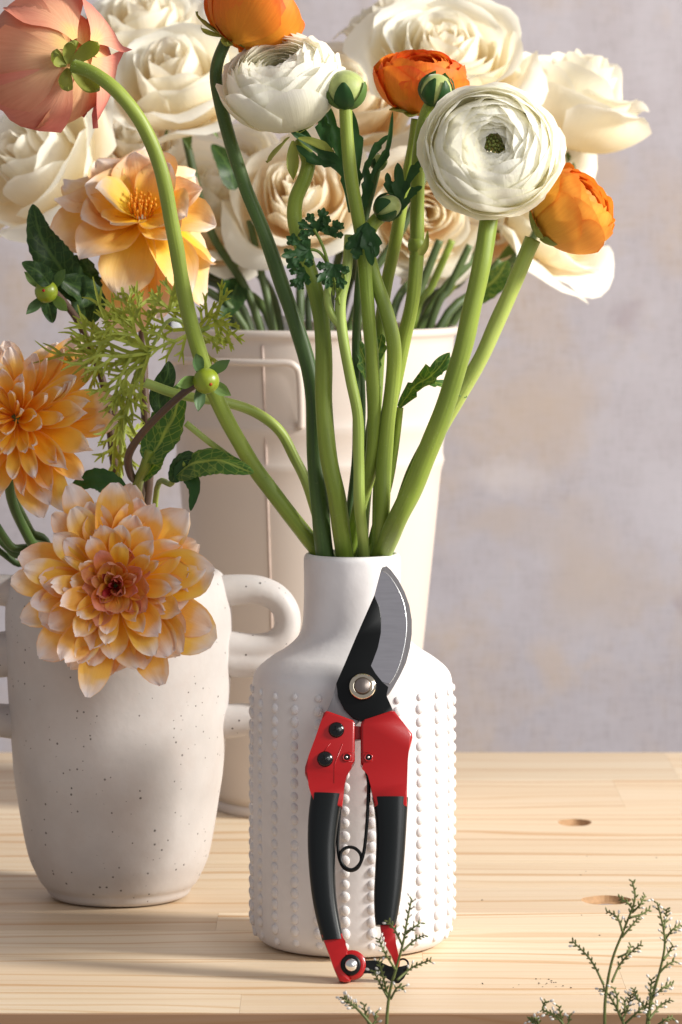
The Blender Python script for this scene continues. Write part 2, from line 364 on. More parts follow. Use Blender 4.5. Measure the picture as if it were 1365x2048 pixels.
wob = nd(nt, 'ShaderNodeTexNoise'); wob.inputs['Scale'].default_value = 7; wob.inputs['Detail'].default_value = 5; wob.inputs['Roughness'].default_value = .65; nt.links.new(o, wob.inputs['Vector'])
wa = nd(nt, 'ShaderNodeVectorMath', operation='MULTIPLY_ADD'); nt.links.new(wob.outputs['Color'], wa.inputs[0]); wa.inputs[1].default_value = (.14, 0, .14); nt.links.new(o, wa.inputs[2])
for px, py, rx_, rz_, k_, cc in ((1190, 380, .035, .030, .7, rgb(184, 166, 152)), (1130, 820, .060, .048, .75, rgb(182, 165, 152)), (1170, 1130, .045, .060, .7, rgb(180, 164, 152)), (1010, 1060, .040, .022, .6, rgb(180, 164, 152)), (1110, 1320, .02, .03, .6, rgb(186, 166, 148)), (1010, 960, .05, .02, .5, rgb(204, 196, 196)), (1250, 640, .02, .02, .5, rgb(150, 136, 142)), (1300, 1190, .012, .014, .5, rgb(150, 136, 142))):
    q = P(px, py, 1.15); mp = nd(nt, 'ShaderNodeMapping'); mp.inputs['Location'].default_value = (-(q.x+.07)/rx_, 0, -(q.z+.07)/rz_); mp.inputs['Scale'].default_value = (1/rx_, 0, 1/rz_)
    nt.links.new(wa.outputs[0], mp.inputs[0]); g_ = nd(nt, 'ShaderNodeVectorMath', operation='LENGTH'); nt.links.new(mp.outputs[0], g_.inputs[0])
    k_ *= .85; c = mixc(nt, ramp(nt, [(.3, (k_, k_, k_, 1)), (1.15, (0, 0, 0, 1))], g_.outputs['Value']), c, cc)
nt.links.new(c, b.inputs['Base Color']); b.inputs['Roughness'].default_value = .9; bump(nt, b, f2, .3, .004)
me = MB(); nx, nz = 30, 20
for j in range(nz+1):
    for i in range(nx+1):
        x = -2.5+5*i/nx; z = -1.2+3.4*j/nz
        me.v.append(Vector((x, 1.15+.004*noise.noise(Vector((x*2, 0, z*2))), z))); me.uv.append((0, 0))
for j in range(nz):
    for i in range(nx):
        a = j*(nx+1)+i; me.f.append((a, a+1, a+nx+2, a+nx+1))
wl = me.build('wall', m); wl['kind'] = 'structure'

# ---------------------------------------------------------------- table
TF, TB = -.157, .626
tbl = root('wooden_table', 'pale pine table top of glued planks with two oval recesses at the right', 'table', (0, TF, -.03))
bounds = [TF, -.118, -.045, .03, .076, .145, .22, .30, .40, .51, TB]
holes = [((1150, 1645), .0092, .0135), ((1213, 1800), .0122, .0135)]
hw = []
for (hx, hy), rx, ry in holes:
    d = H*F/(hy-HZ); hw.append(((hx-CX)*d/F, d-D0, rx, ry))
def plank(x0, x1, y0, y1, mat, hs):
    gx = .00005; mb = MB(); x0 += gx; x1 -= gx; y0 += gx; y1 -= gx; zt = random.uniform(-.00003, .0)
    ch = .00014
    dark = []; wall_ = []
    hs = sorted(hs)
    cuts = [x0]
    for h in hs: cuts += [h[0]-h[2]*2.0, h[0]+h[2]*2.0]
    cuts.append(x1)
    V = mb.v; Fc = mb.f
    def vv(x, y, z): V.append(Vector((x, y, z))); mb.uv.append((0, 0)); return len(V)-1
    for k in range(0, len(cuts), 2):
        a, bb = cuts[k], cuts[k+1]
        q = [vv(a, y0+ch, zt), vv(bb, y0+ch, zt), vv(bb, y1-ch, zt), vv(a, y1-ch, zt)]; Fc.append(tuple(q))
    for h in hs:   # square patch with an oval dished recess in it
        a, bb = h[0]-h[2]*2.0, h[0]+h[2]*2.0; N = 32
        sq = []; rings = [[], [], [], []]
        for i in range(N):
            t = 2*PI*i/N+PI/4; cx, sy = math.cos(t), math.sin(t); mxx = max(abs(cx), abs(sy))
            sx_ = a+(bb-a)*(cx/mxx+1)/2; sy_ = (y0+ch)+(y1-y0-2*ch)*(sy/mxx+1)/2
            sq.append(vv(sx_, sy_, zt))
            wob = 1+.05*math.sin(2*t+1)+.03*math.sin(5*t)
            for j, (rr, zz) in enumerate(((1, 0), (.95, -.0016), (.88, -.0030), (.72, -.0037))):
                rings[j].append(vv(h[0]+h[2]*rr*cx*wob, h[1]+h[3]*rr*sy*wob, zt+zz))
        lay = [sq]+rings
        for l in range(4):
            for i in range(N):
                j = (i+1) % N; Fc.append((lay[l][i], lay[l][j], lay[l+1][j], lay[l+1][i])); (l > 0) and wall_.append(len(Fc)-1)
        Fc.append(tuple(rings[3])); dark.append(len(Fc)-1)
    c = [(x0, y0), (x1, y0), (x1, y1), (x0, y1)]
    top = [vv(x0, y0+ch, zt), vv(x1, y0+ch, zt), vv(x1, y1-ch, zt), vv(x0, y1-ch, zt)]
    mid = [vv(x, y, zt-ch) for x, y in c]; bot = [vv(x, y, -.03) for x, y in c]
    for i in range(4):
        j = (i+1) % 4; Fc.append((mid[i], mid[j], top[j], top[i])); Fc.append((bot[i], bot[j], mid[j], mid[i]))
    Fc.append(tuple(bot[::-1]))
    o = part(mb, 'plank', mat, tbl, smooth=False)
    if dark:
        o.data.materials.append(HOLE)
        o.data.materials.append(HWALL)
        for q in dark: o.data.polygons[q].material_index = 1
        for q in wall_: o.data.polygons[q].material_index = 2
    return o
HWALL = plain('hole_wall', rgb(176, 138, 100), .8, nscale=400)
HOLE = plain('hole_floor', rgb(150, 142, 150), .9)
rj = random.Random(3)
woods = [wood('pine_%d' % i, i*1.7, t) for i, t in enumerate((1.0, .93, 1.04, .97, 1.02))]
for i in range(len(bounds)-1):
    y0, y1 = bounds[i], bounds[i+1]
    js = [-1.0, rj.uniform(-.45, -.2), rj.uniform(.02, .3) if i != 1 else P(1219, 1868, -.0).x, 1.0]
    if i in (0, 3): js = [-1, rj.uniform(-.1, .05), 1.0]
    for k in range(len(js)-1):
        hh = [h for h in hw if js[k] < h[0] < js[k+1] and y0 < h[1] < y1]
        plank(js[k], js[k+1], y0, y1, woods[(i*2+k*3) % 5], hh)
mb = MB(); x0, x1 = -1.0, 1.0; ya, yb, za, zb = TF-.0022, TF-.0002, -.034, -.0004
mb.add([(x0, ya, za), (x1, ya, za), (x1, yb, za), (x0, yb, za), (x0, ya, zb), (x1, ya, zb), (x1, yb, zb), (x0, yb, zb)],
       [(0, 1, 5, 4), (1, 2, 6, 5), (2, 3, 7, 6), (3, 0, 4, 7), (4, 5, 6, 7), (3, 2, 1, 0)])
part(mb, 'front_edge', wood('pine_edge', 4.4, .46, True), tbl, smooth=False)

# ---------------------------------------------------------------- bottle vase with beads
bv = root('bottle_vase', 'white matte bottle vase with vertical rows of raised beads behind the red pruning shears', 'vase', (P(705, 0, 0).x, 0, 0))
bc = bv.location.copy()
zz = lambda py, Y=0: P(0, py, Y).z
RB = S(201)
prof = [(.001, .0012), (RB-.010, .0005), (RB-.0055, .0016), (RB-.0018, .0052), (RB-.0003, .0105), (RB, .02), (RB+.0003, .04), (RB+.0005, .08), (RB+.0003, zz(1450)), (RB, zz(1385)), (S(199.5), zz(1362)), (S(196), zz(1347)), (S(188), zz(1335)), (S(177), zz(1325)), (S(158), zz(1311)), (S(138), zz(1299)), (S(120), zz(1285)), (S(107), zz(1270)), (S(100), zz(1250)), (S(97.5), zz(1220)), (S(96.5), zz(1170)), (S(97), zz(1125)),
        (S(96), zz(1113)), (S(92), zz(1107)), (S(86), zz(1106.5)), (S(82), zz(1110)), (S(81), zz(1120)), (S(81), zz(1240)), (S(90), zz(1300)), (.042, zz(1360)), (.044, .02), (.001, .015)]
mb = MB(); lathe(mb, smooth_prof(prof, 3), bc, 128); part(mb, 'vase_body', M['porcelain'], bv)
bead = MB(); ico(bead, Vector(), 1, 3)
bme = None; rb = random.Random(5); pitch = .00575; z0 = .0072; back = MB()
for c in range(24):
    a = math.radians(-94.2+15.0*c-180); a = math.radians(-94.2+15*c)
    for k in range(23):
        z = z0+k*pitch+rb.uniform(-.0004, .0004)+.0004*math.sin(c*2.3)
        if z > .1265: continue
        rr = RB+.0001 if z > .012 else RB-.0012
        ra = rb.uniform(.93, 1.07); p = bc+Vector((math.cos(a)*rr, math.sin(a)*rr, z)); fade = 1 if k > 0 else .8
        if z > .1215: fade = .7
        sc = (.0016*fade, .0023*ra*fade, .0025*ra*fade)
        if math.sin(a) < .17 and not (math.sin(a) > 0.02 and abs(math.cos(a)) < .9):
            if bme is None:
                o = mesh_obj('bead', bead.v, bead.f, M['porcelain']); bme = o.data
            else:
                o = bpy.data.objects.new('bead', bme); C.objects.link(o)
            o.parent = bv; o.location = p-bc; o.rotation_euler = (0, 0, a); o.scale = sc
        else:
            ico(back, p, 1, 1, Matrix.Rotation(a, 3, 'Z'), sc)
o = part(back, 'rear_beads', M['porcelain'], bv); o['kind'] = 'stuff'

# ---------------------------------------------------------------- stoneware jug vase
JY = .12; jx = P(238, 0, JY).x
jv = root('handled_vase', 'speckled cream stoneware vase with looped side handles holding the orange dahlias', 'vase', (jx, JY, 0)); jc = jv.location.copy()
zj = lambda py: P(0, py, JY).z; sj = lambda px: S(px, JY)
prof = [(.001, .0015), (sj(105), .0006), (sj(128), .0006), (sj(139), .0022), (sj(146), .0055), (sj(155), zj(1762)), (sj(166), zj(1742)), (sj(178), zj(1715)), (sj(188), zj(1675)), (sj(197), zj(1625)), (sj(209), zj(1550)), (sj(216), zj(1470)), (sj(221), zj(1390)), (sj(225), zj(1300)), (sj(225), zj(1220)), (sj(220), zj(1175)), (sj(210), zj(1152)), (sj(198), zj(1142)), (sj(186), zj(1142)), (sj(182), zj(1155)), (sj(188), zj(1300)), (sj(180), zj(1500)), (sj(140), zj(1740)), (.001, .012)]
mb = MB(); lathe(mb, smooth_prof(prof, 3), jc, 96)
for v in mb.v:  # hand-thrown wobble
    q = v-jc; n_ = noise.noise(Vector((q.x*12, q.y*12, q.z*14+3)))
    v.x += q.x*.022*n_; v.y += q.y*.022*n_
part(mb, 'vase_body', M['stoneware'], jv)
def ribbon_handle(side):
    # wavy clay ribbon: tube-like loops joined by webs
    def pt(px, py): 
        q = P(px, py, JY-.004)
        return q if side > 0 else Vector((2*jx-q.x, q.y, q.z))
    mb = MB()
    loop = [pt(425, 1186), (pt(470, 1180)), pt(515, 1180), pt(553, 1195), pt(574, 1226), pt(573, 1262), pt(550, 1288), pt(510, 1296), pt(460, 1293), pt(425, 1292)]
    tube(mb, catmull(loop, 7), lambda t: S(27+8*abs(2*t-1)**2, JY), 18, squash=1.15)
    mid = [pt(425, 1312), pt(470, 1322), pt(520, 1325), pt(545, 1335), pt(560, 1365), pt(552, 1410), pt(525, 1435), pt(480, 1440), pt(420, 1445)]
    tube(mb, catmull(mid, 7), lambda t: S(29+8*abs(2*t-1)**2, JY), 18, squash=1.1)
    web = [pt(430, 1300), pt(490, 1305), pt(545, 1300), pt(556, 1306)]
    tube(mb, catmull(web, 6), lambda t: S(28-10*t, JY), 16)
    o = part(mb, 'handle', M['stoneware'], jv)
    r = o.modifiers.new('r', 'REMESH'); r.mode = 'VOXEL'; r.voxel_size = .0011; r.use_smooth_shade = True
    s_ = o.modifiers.new('s', 'SMOOTH'); s_.factor = .6; s_.iterations = 12
ribbon_handle(1); ribbon_handle(-1)

# ---------------------------------------------------------------- enamel bucket
BY = .41; bx = P(620, 0, BY).x
bk = root('flower_bucket', 'tall tapered cream metal bucket full of white roses behind the vases', 'bucket', (bx, BY, 0)); kc = bk.location.copy()
zk = lambda py: P(0, py, BY).z; sk = lambda px: S(px, BY)
def rk(py): return sk(190+(291-190)*((1612-py)/(1612-655))**.92) if py < 1612 else sk(190)
prof = [(.001, .006), (sk(184), .006), (sk(186), .0005), (sk(192), .0), (sk(195), .0025), (sk(193), .005), (sk(189), .007)]
prof += [(rk(py), zk(py)) for py in (1590, 1500, 1400, 1300, 1200, 1100, 1000, 940)]
prof += [(rk(918)+.0012, zk(918)), (rk(905), zk(905)), (rk(870), zk(870)), (rk(845)+.0016, zk(845)), (rk(828)+.0004, zk(828)), (rk(760), zk(760)), (rk(700), zk(700)), (rk(672), zk(672)),
         (rk(665)+.0018, zk(666)), (rk(662)+.0022, zk(658)), (rk(662)+.001, zk(652)), (rk(662)-.001, zk(653)), (rk(665)-.0015, zk(662)), (rk(760)-.002, zk(760)), (rk(1300)-.002, zk(1300)), (sk(180), .012), (.001, .011)]
mb = MB(); lathe(mb, smooth_prof(prof, 2), kc, 96); part(mb, 'bucket_body', M['bucket_paint'], bk)
mb = MB()   # folded seam
ax = math.asin((P(532, 0, BY).x-bx)/rk(700))
def onb(py, a, e=0): 
    r = rk(py)+e; return kc+Vector((math.sin(a)*r, -math.cos(a)*r, zk(py)))
ps = [onb(py, ax+.0, .0002) for py in range(680, 1600, 40)]
tube(mb, ps, .00075, 8, squash=1)
part(mb, 'side_seam', plain('seam_shadow', rgb(190, 172, 162), .6), bk)
mb = MB()
for s_ in (0,):
    hp = [onb(745, -1.15, .004), onb(722, -1.12, .0055), onb(713, -.95, .0055)]+[onb(713, a, .006) for a in (-.75, -.55, -.4, -.25, -.14)]+[onb(718, -.09, .006), onb(735, -.06, .005), onb(790, -.05, .004), onb(840, -.05, .003)]
    tube(mb, catmull(hp, 6), .0021, 10)
part(mb, 'wire_handle', M['bucket_paint'], bk)
mb = MB(); ln = MB()

lp = [(rk(662)-.0022, zk(700)), (rk(662)-.0018, zk(650)), (rk(662)-.0012, zk(641)), (rk(662)-.0030, zk(640)), (rk(662)-.0036, zk(655)), (rk(662)-.004, zk(700))]
for i in range(31):
    a = math.radians(95+95*i/30)
    for rr, z_ in lp: ln.v.append(kc+Vector((rr*math.cos(a), rr*math.sin(a), z_))); ln.uv.append((0, 0))
for i in range(30):
    for j in range(5): b_ = i*6+j; ln.f.append((b_, b_+1, b_+7, b_+6))
o = part(ln, 'inner_liner', M['liner'], bk)

# ---------------------------------------------------------------- pruning shears
KP = .30; TILT = math.atan(1/KP)     # lean: Y = Y0 + KP*z
PY0 = -.094
def PP(px, py):
    q = (py-HZ)/F; d = (D0+PY0+KP*H)/(1+KP*q); return P(px, py, d-D0)
pr = root('pruning_shears', 'open red handled bypass pruning shears with black grips leaning upright against the bead-covered vase', 'pruning shears', PP(715, 1962))
PRM = Matrix.Rotation(math.atan(1/KP), 3, 'X')   # local x right, local y up the tool, local z towards the viewer
def L2(px, py):
    v = PRM.transposed() @ (PP(px, py)-pr.location); return Vector((v.x, v.y))
Z1 = lambda x, y: (560+x/3.4125, 1100+y/3.4125)
Z2 = lambda x, y: (560+x/3.4125, 1560+y/3.4125)
def prism(name, outline, z0, z1, mat, bev=.0006, seg=3, par=None, zf=None, smoothc=0, holes=None):
    pts = [L2(*p) for p in outline]
    if smoothc:
        pp = [Vector((p.x, p.y, 0)) for p in pts]; n = len(pp); out = []
        for i in range(n):
            p0, p1, p2, p3 = pp[i-1], pp[i], pp[(i+1) % n], pp[(i+2) % n]
            for k in range(smoothc):
                t = k/smoothc; out.append(.5*((2*p1)+(p2-p0)*t+(2*p0-5*p1+4*p2-p3)*t*t+(3*p1-p0-3*p2+p3)*t*t*t))
        pts = [Vector((p.x, p.y)) for p in out]
    ar = sum(pts[i-1].x*pts[i].y-pts[i].x*pts[i-1].y for i in range(len(pts)))
    if ar < 0: pts = pts[::-1]
    bm = bmesh.new(); lo = [bm.verts.new((p.x, p.y, z0)) for p in pts]; hi = [bm.verts.new((p.x, p.y, z1)) for p in pts]
    n = len(pts); bm.faces.new(lo[::-1]); top = bm.faces.new(hi)
    for i in range(n): bm.faces.new((lo[i], lo[(i+1) % n], hi[(i+1) % n], hi[i]))
    if bev:
        bmesh.ops.bevel(bm, geom=list(top.edges), offset=bev, segments=seg, affect='EDGES', profile=.5, clamp_overlap=True)
    bmesh.ops.triangulate(bm, faces=[f for f in bm.faces if len(f.verts) > 4])
    bm.verts.index_update()
    vs = [PRM@v.co for v in bm.verts]; fs = [tuple(v.index for v in f.verts) for f in bm.faces]; bm.free()
    par = par or pr; off = Vector() if par is pr else Vector()
    o = mesh_obj(name, vs, fs, mat, par, smooth=False)
    o.data.polygons.foreach_set('use_smooth', [True]*len(o.data.polygons))
    o.data.set_sharp_from_angle(angle=math.radians(38)) if hasattr(o.data, 'set_sharp_from_angle') else None
    return o
def disc(name, cpx, cpy, prof, mat, par=None, seg=32):
    c = L2(cpx, cpy); V = []; Fc = []
    for r, z in prof:
        for k in range(seg):
            a = 2*PI*k/seg; V.append(PRM@Vector((c.x+r*math.cos(a), c.y+r*math.sin(a), z)))
    for i in range(len(prof)-1):
        for k in range(seg):
            j = (k+1) % seg; Fc.append((i*seg+j, i*seg+k, (i+1)*seg+k, (i+1)*seg+j))
    return mesh_obj(name, V, Fc, mat, par or pr)
U = .24e-3/3.4125*.97      # one zoomed pixel in metres
z1 = lambda *p: [Z1(*q) for q in p]
z2 = lambda *p: [Z2(*q) for q in p]
outer = [(700, 122), (730, 113), (760, 140), (808, 205), (852, 290), (884, 380), (901, 480), (901, 575), (888, 670), (862, 770), (822, 855), (780, 930), (745, 985), (728, 998)]
inn = [(705, 147), (735, 170), (765, 205), (810, 280), (845, 370), (862, 470), (862, 570), (845, 680), (815, 790), (780, 870), (745, 918)]
blk = [(645, 315), (680, 390), (693, 470), (690, 570), (670, 670), (640, 750), (617, 795), (650, 850), (700, 905), (742, 940)]
prism('cutting_blade', z1(*(outer+[(725, 985), (742, 940)]+blk[:-1][::-1]+[(692, 138)])), -.0008, .0012, M['steel_edge'], .0002, 1)
prism('blade_bevel', z1(*([(694, 140)]+inn[1:]+blk[:-1][::-1]+[(648, 313)])), .0012, .0015, M['steel'], .0001, 1)
mb = MB(); tube(mb, catmull([PRM@Vector((*L2(*Z1(*q)), .0014)) for q in inn], 4), .00028, 6)
mesh_obj('grind_line', mb.v, mb.f, M['steel_bright'], pr)
prism('blade_body', z1(*(blk+[(725, 985), (728, 1010), (755, 1058), (770, 1090), (772, 1120), (620, 1200), (555, 1172), (500, 1150), (440, 1090), (400, 1010), (385, 915), (440, 790), (520, 600)])), -.0008, .0018, M['black_steel'], .0003, 2)
prism('hook_blade', z1((385, 912), (365, 990), (318, 1110), (330, 1180), (500, 1210), (560, 1150), (600, 1000), (480, 850)), -.0034, -.001, M['steel_edge'], .0003, 2)
disc('pivot_bolt', *Z1(565, 938), [(94*U, .0018), (95*U, .0026), (88*U, .0036), (72*U, .0043), (56*U, .0044), (55*U, .0040)], M['brass'])
disc('pivot_nut', *Z1(565, 938), [(54*U, .0038), (54*U, .0051), (48*U, .0055), (.00001, .0055)], M['bolt'])
# red handle heads
lh = prism('handle_head', z1((300, 1118), (318, 1107), (335, 1110), (500, 1170), (512, 1190), (512, 1445), (500, 1468), (476, 1492), (457, 1550), (442, 1610), (436, 1680), (426, 1760), (236, 1760), (228, 1668), (212, 1610), (172, 1530), (172, 1490), (195, 1420), (240, 1300), (285, 1170)), -.0046, .0046, M['red_plastic'], .0011, 4)
rh = prism('handle_head', z1((552, 1200), (560, 1178), (580, 1168), (765, 1104), (785, 1110), (840, 1185), (902, 1262), (905, 1290), (880, 1380), (873, 1450), (868, 1600), (866, 1760), (645, 1760), (634, 1690), (620, 1620), (600, 1545), (578, 1492), (552, 1470)), -.0040, .0052, M['red_plastic'], .0014, 5)
prism('bridge_tab', z1((505, 1205), (560, 1208), (560, 1292), (505, 1300)), -.003, .0022, M['red_plastic'], .0004, 2)
for cx_, cy_ in ((387, 1238), (310, 1437)):
    s_ = disc('screw', *Z1(cx_, cy_), [(53*U, .0044), (53*U, .0049), (44*U, .0057), (26*U, .0062), (.00001, .0064)], M['screw_black'])
    c0 = L2(*Z1(cx_, cy_)); mb = MB()
    for a in (.3, .3+PI/2):
        dx = Vector((math.cos(a), math.sin(a), 0))*24*U; tube(mb, [PRM@(Vector((c0.x, c0.y, .0063))-dx), PRM@(Vector((c0.x, c0.y, .0063))+dx)], 5*U, 6, squash=.5)
    mesh_obj('screw_slot', mb.v, mb.f, M['black_rubber'], s_)
for (cx_, cy_), hz in (((457, 1424), .0046), ((605, 1427), .0052)):
    disc('spring_socket', *Z1(cx_, cy_), [(31*U, hz+.0001), (29*U, hz+.0005), (24*U, hz+.0006), (20*U, hz+.0002)], M['red_plastic'])
    disc('socket_hole', *Z1(cx_, cy_), [(21*U, hz+.00025), (.00001, hz+.00015)], M['screw_black'])
    disc('spring_end', *Z1(cx_, cy_), [(9*U, hz+.0002), (8*U, hz+.0008), (.00001, hz+.0010)], M['steel_bright'])
# moulding lines and step panel on the heads
mb = MB()
for pl in ([(345, 1330), (295, 1395)], [(430, 1330), (375, 1470), (372, 1600)], [(512, 1392), (470, 1388), (432, 1400), (428, 1450), (505, 1456)]):
    tube(mb, [PRM@Vector((*L2(*Z1(*q)), .00455)) for q in pl], .00022, 6)
for pl in ([(552, 1392), (590, 1390), (632, 1398), (634, 1452), (560, 1458)],):
    tube(mb, [PRM@Vector((*L2(*Z1(*q)), .00515)) for q in pl], .00022, 6)
mesh_obj('moulding_line', mb.v, mb.f, M['red_plastic'], pr)
# grips: lofted sleeves
def grip(left, right, z=0.0, th=.0062, flat=3.0):
    n = 26; Lp = catmull([Vector((*L2(*Z2(*p)), 0)) for p in left], 8); Rp = catmull([Vector((*L2(*Z2(*p)), 0)) for p in right], 8)
    def rs(pl, t):
        x = t*(len(pl)-1); i = min(int(x), len(pl)-2); return pl[i].lerp(pl[i+1], x-i)
    seg = 28; V = []; Fc = []
    for i in range(n+1):
        t = i/n; a, b_ = rs(Lp, t), rs(Rp, t); c = (a+b_)/2; hv = (b_-a)/2; w = hv.length
        e = 1.0
        for k in range(seg):
            q = 2*PI*k/seg; cc, ss = math.cos(q), math.sin(q)
            cx_ = math.copysign(abs(cc)**(2/flat), cc); sz_ = math.copysign(abs(ss)**(2/flat), ss)
            V.append(PRM@(c+hv*cx_*e+Vector((0, 0, z+sz_*th*(1-.22*t)*e))))
    for i in range(n):
        for k in range(seg):
            j = (k+1) % seg; Fc.append((i*seg+k, (i+1)*seg+k, (i+1)*seg+j, i*seg+j))
    Fc.append(tuple(range(seg))); Fc.append(tuple(n*seg+k for k in range(seg))[::-1])
    o = mesh_obj('grip', V, Fc, M['black_rubber'], pr)
    if hasattr(o.data, 'set_sharp_from_angle'): o.data.set_sharp_from_angle(angle=math.radians(50))
grip([(213, 92), (195, 250), (190, 430), (200, 620), (220, 800), (250, 950), (290, 1100)], [(433, 102), (405, 260), (385, 420), (379, 560), (384, 750), (400, 900), (435, 1086)], th=.0058)
grip([(630, 123), (650, 250), (658, 420), (650, 620), (643, 770), (645, 900), (653, 995)], [(876, 123), (866, 300), (852, 520), (832, 750), (812, 890), (790, 1000)], z=.0004, th=.0058)
# red tips
prism('handle_tip', z2((285, 1060), (425, 1050), (440, 1110), (465, 1165), (462, 1200), (425, 1215), (412, 1270), (425, 1320), (470, 1360), (487, 1366), (478, 1380), (440, 1384), (408, 1374), (370, 1290), (335, 1190)), -.0035, .0035, M['red_plastic'], .001, 4)
disc('catch_housing', *Z2(492, 1262), [(98*U, -.004), (98*U, .0002), (92*U, .0012), (70*U, .0014), (.00001, .0014)], M['red_plastic'])
disc('catch_ring', *Z2(482, 1266), [(70*U, .001), (70*U, .0030), (64*U, .0038), (52*U, .0038), (.00001, .0034)], M['black_steel'])
disc('rivet', *Z2(487, 1268), [(44*U, .0034), (43*U, .0046), (34*U, .0056), (16*U, .0061), (.00001, .0062)], M['steel_bright'])
prism('handle_tip', z2((678, 960), (792, 960), (788, 1060), (793, 1120), (808, 1190), (822, 1240), (815, 1275), (800, 1287), (788, 1270), (760, 1200), (722, 1130), (695, 1060)), -.003, .0032, M['red_plastic'], .001, 4)
prism('catch_strap', z2((520, 1226), (600, 1232), (650, 1230), (700, 1248), (745, 1275), (800, 1282), (870, 1262), (880, 1290), (850, 1350), (810, 1390), (770, 1380), (720, 1345), (680, 1325), (600, 1318), (540, 1322), (500, 1310)), -.0015, .0010, M['black_steel'], .0003, 2)
mb = MB(); c0 = L2(*Z2(838, 1262))
tube(mb, [PRM@Vector((c0.x+38*U*math.cos(a*PI/12), c0.y+38*U*math.sin(a*PI/12), .0003+.0018*math.cos(a*PI/12))) for a in range(24)], 7*U, 8, cyc=True)
mesh_obj('catch_loop', mb.v, mb.f, M['black_steel'], pr)
# spring
mb = MB(); sp = []
for q in ((600, -50), (606, 40), (602, 150), (596, 280), (586, 400), (572, 500), (548, 570), (500, 612), (450, 600), (416, 550), (420, 490), (462, 460), (510, 465), (548, 500), (556, 548), (530, 600), (485, 618), (440, 600), (412, 550), (398, 480), (396, 400), (402, 320), (410, 200), (430, 60), (455, -100)):
    l = L2(*Z2(*q)); sp.append(PRM@Vector((l.x, l.y, .0)))
for i, p in enumerate(sp): sp[i] = p+PRM@Vector((0, 0, -.001+.0022*(1-i/24)))
tube(mb, catmull(sp, 5), 11.5*U, 10); mesh_obj('spring', mb.v, mb.f, M['black_steel'], pr)
l = L2(*Z1(600, 1500)); mb = MB(); tube(mb, catmull([PRM@Vector((*L2(*Z1(*q)), .0)) for q in ((583, 1480), (598, 1540), (608, 1620), (606, 1720))], 5), 11.5*U, 8)
mesh_obj('spring_arm', mb.v, mb.f, M['black_steel'], pr)

# ================================================================ flowers
def bez(p, t):
    a, b_, c, d = p; s = 1-t
    return (s*s*s*a[0]+3*s*s*t*b_[0]+3*s*t*t*c[0]+t*t*t*d[0], s*s*s*a[1]+3*s*s*t*b_[1]+3*s*t*t*c[1]+t*t*t*d[1])
def wrap_petal(A, c, R, prof, phi, dphi, seed, spiral=.05, drop=.35, pw=2.5, ruf=.03, roll=0., nu=8, nv=8, wbase=.35, frill=0.):
    """petal lying on a cup-shaped shell round the flower axis; prof(v)->(r,z) in units of R"""
    V = []; Uv = []; Fc = []; rnd = Vector((seed*3.1, seed*1.7, seed*.9))
    for j in range(nv+1):
        for i in range(nu+1):
            u = -1+2*i/nu; v0 = j/nv
            vm = 1-drop*abs(u)**pw; v = v0*vm
            w = wbase+(1-wbase)*math.sin(min(v0*1.35, 1)*PI/2)
            n1 = noise.noise(rnd+Vector((u*1.3, v0*1.6, 0))); n2 = noise.noise(rnd+Vector((u*4.5, v0*1.5, 7)))
            r, z = prof(v)
            ph = phi+u*dphi*w+.12*n1*v0
            r = r*(1+spiral*u)+roll*abs(u)**3*v0**2*.25+ruf*v0*v0*n1*1.5+frill*n2*v0**4
            z = z-roll*abs(u)**3*v0**2*.12+ruf*v0*v0*noise.noise(rnd+Vector((u*2, v0, 3)))+frill*noise.noise(rnd+Vector((u*6, 1, 3)))*v0**3
            V.append(c+A@(Vector((r*math.cos(ph), r*math.sin(ph), z))*R)); Uv.append(((u+1)/2, v0))
    for j in range(nv):
        for i in range(nu):
            a = j*(nu+1)+i; Fc.append((a, a+1, a+nu+2, a+nu+1))
    mb = MB(); mb.add(V, Fc, Uv); return mb
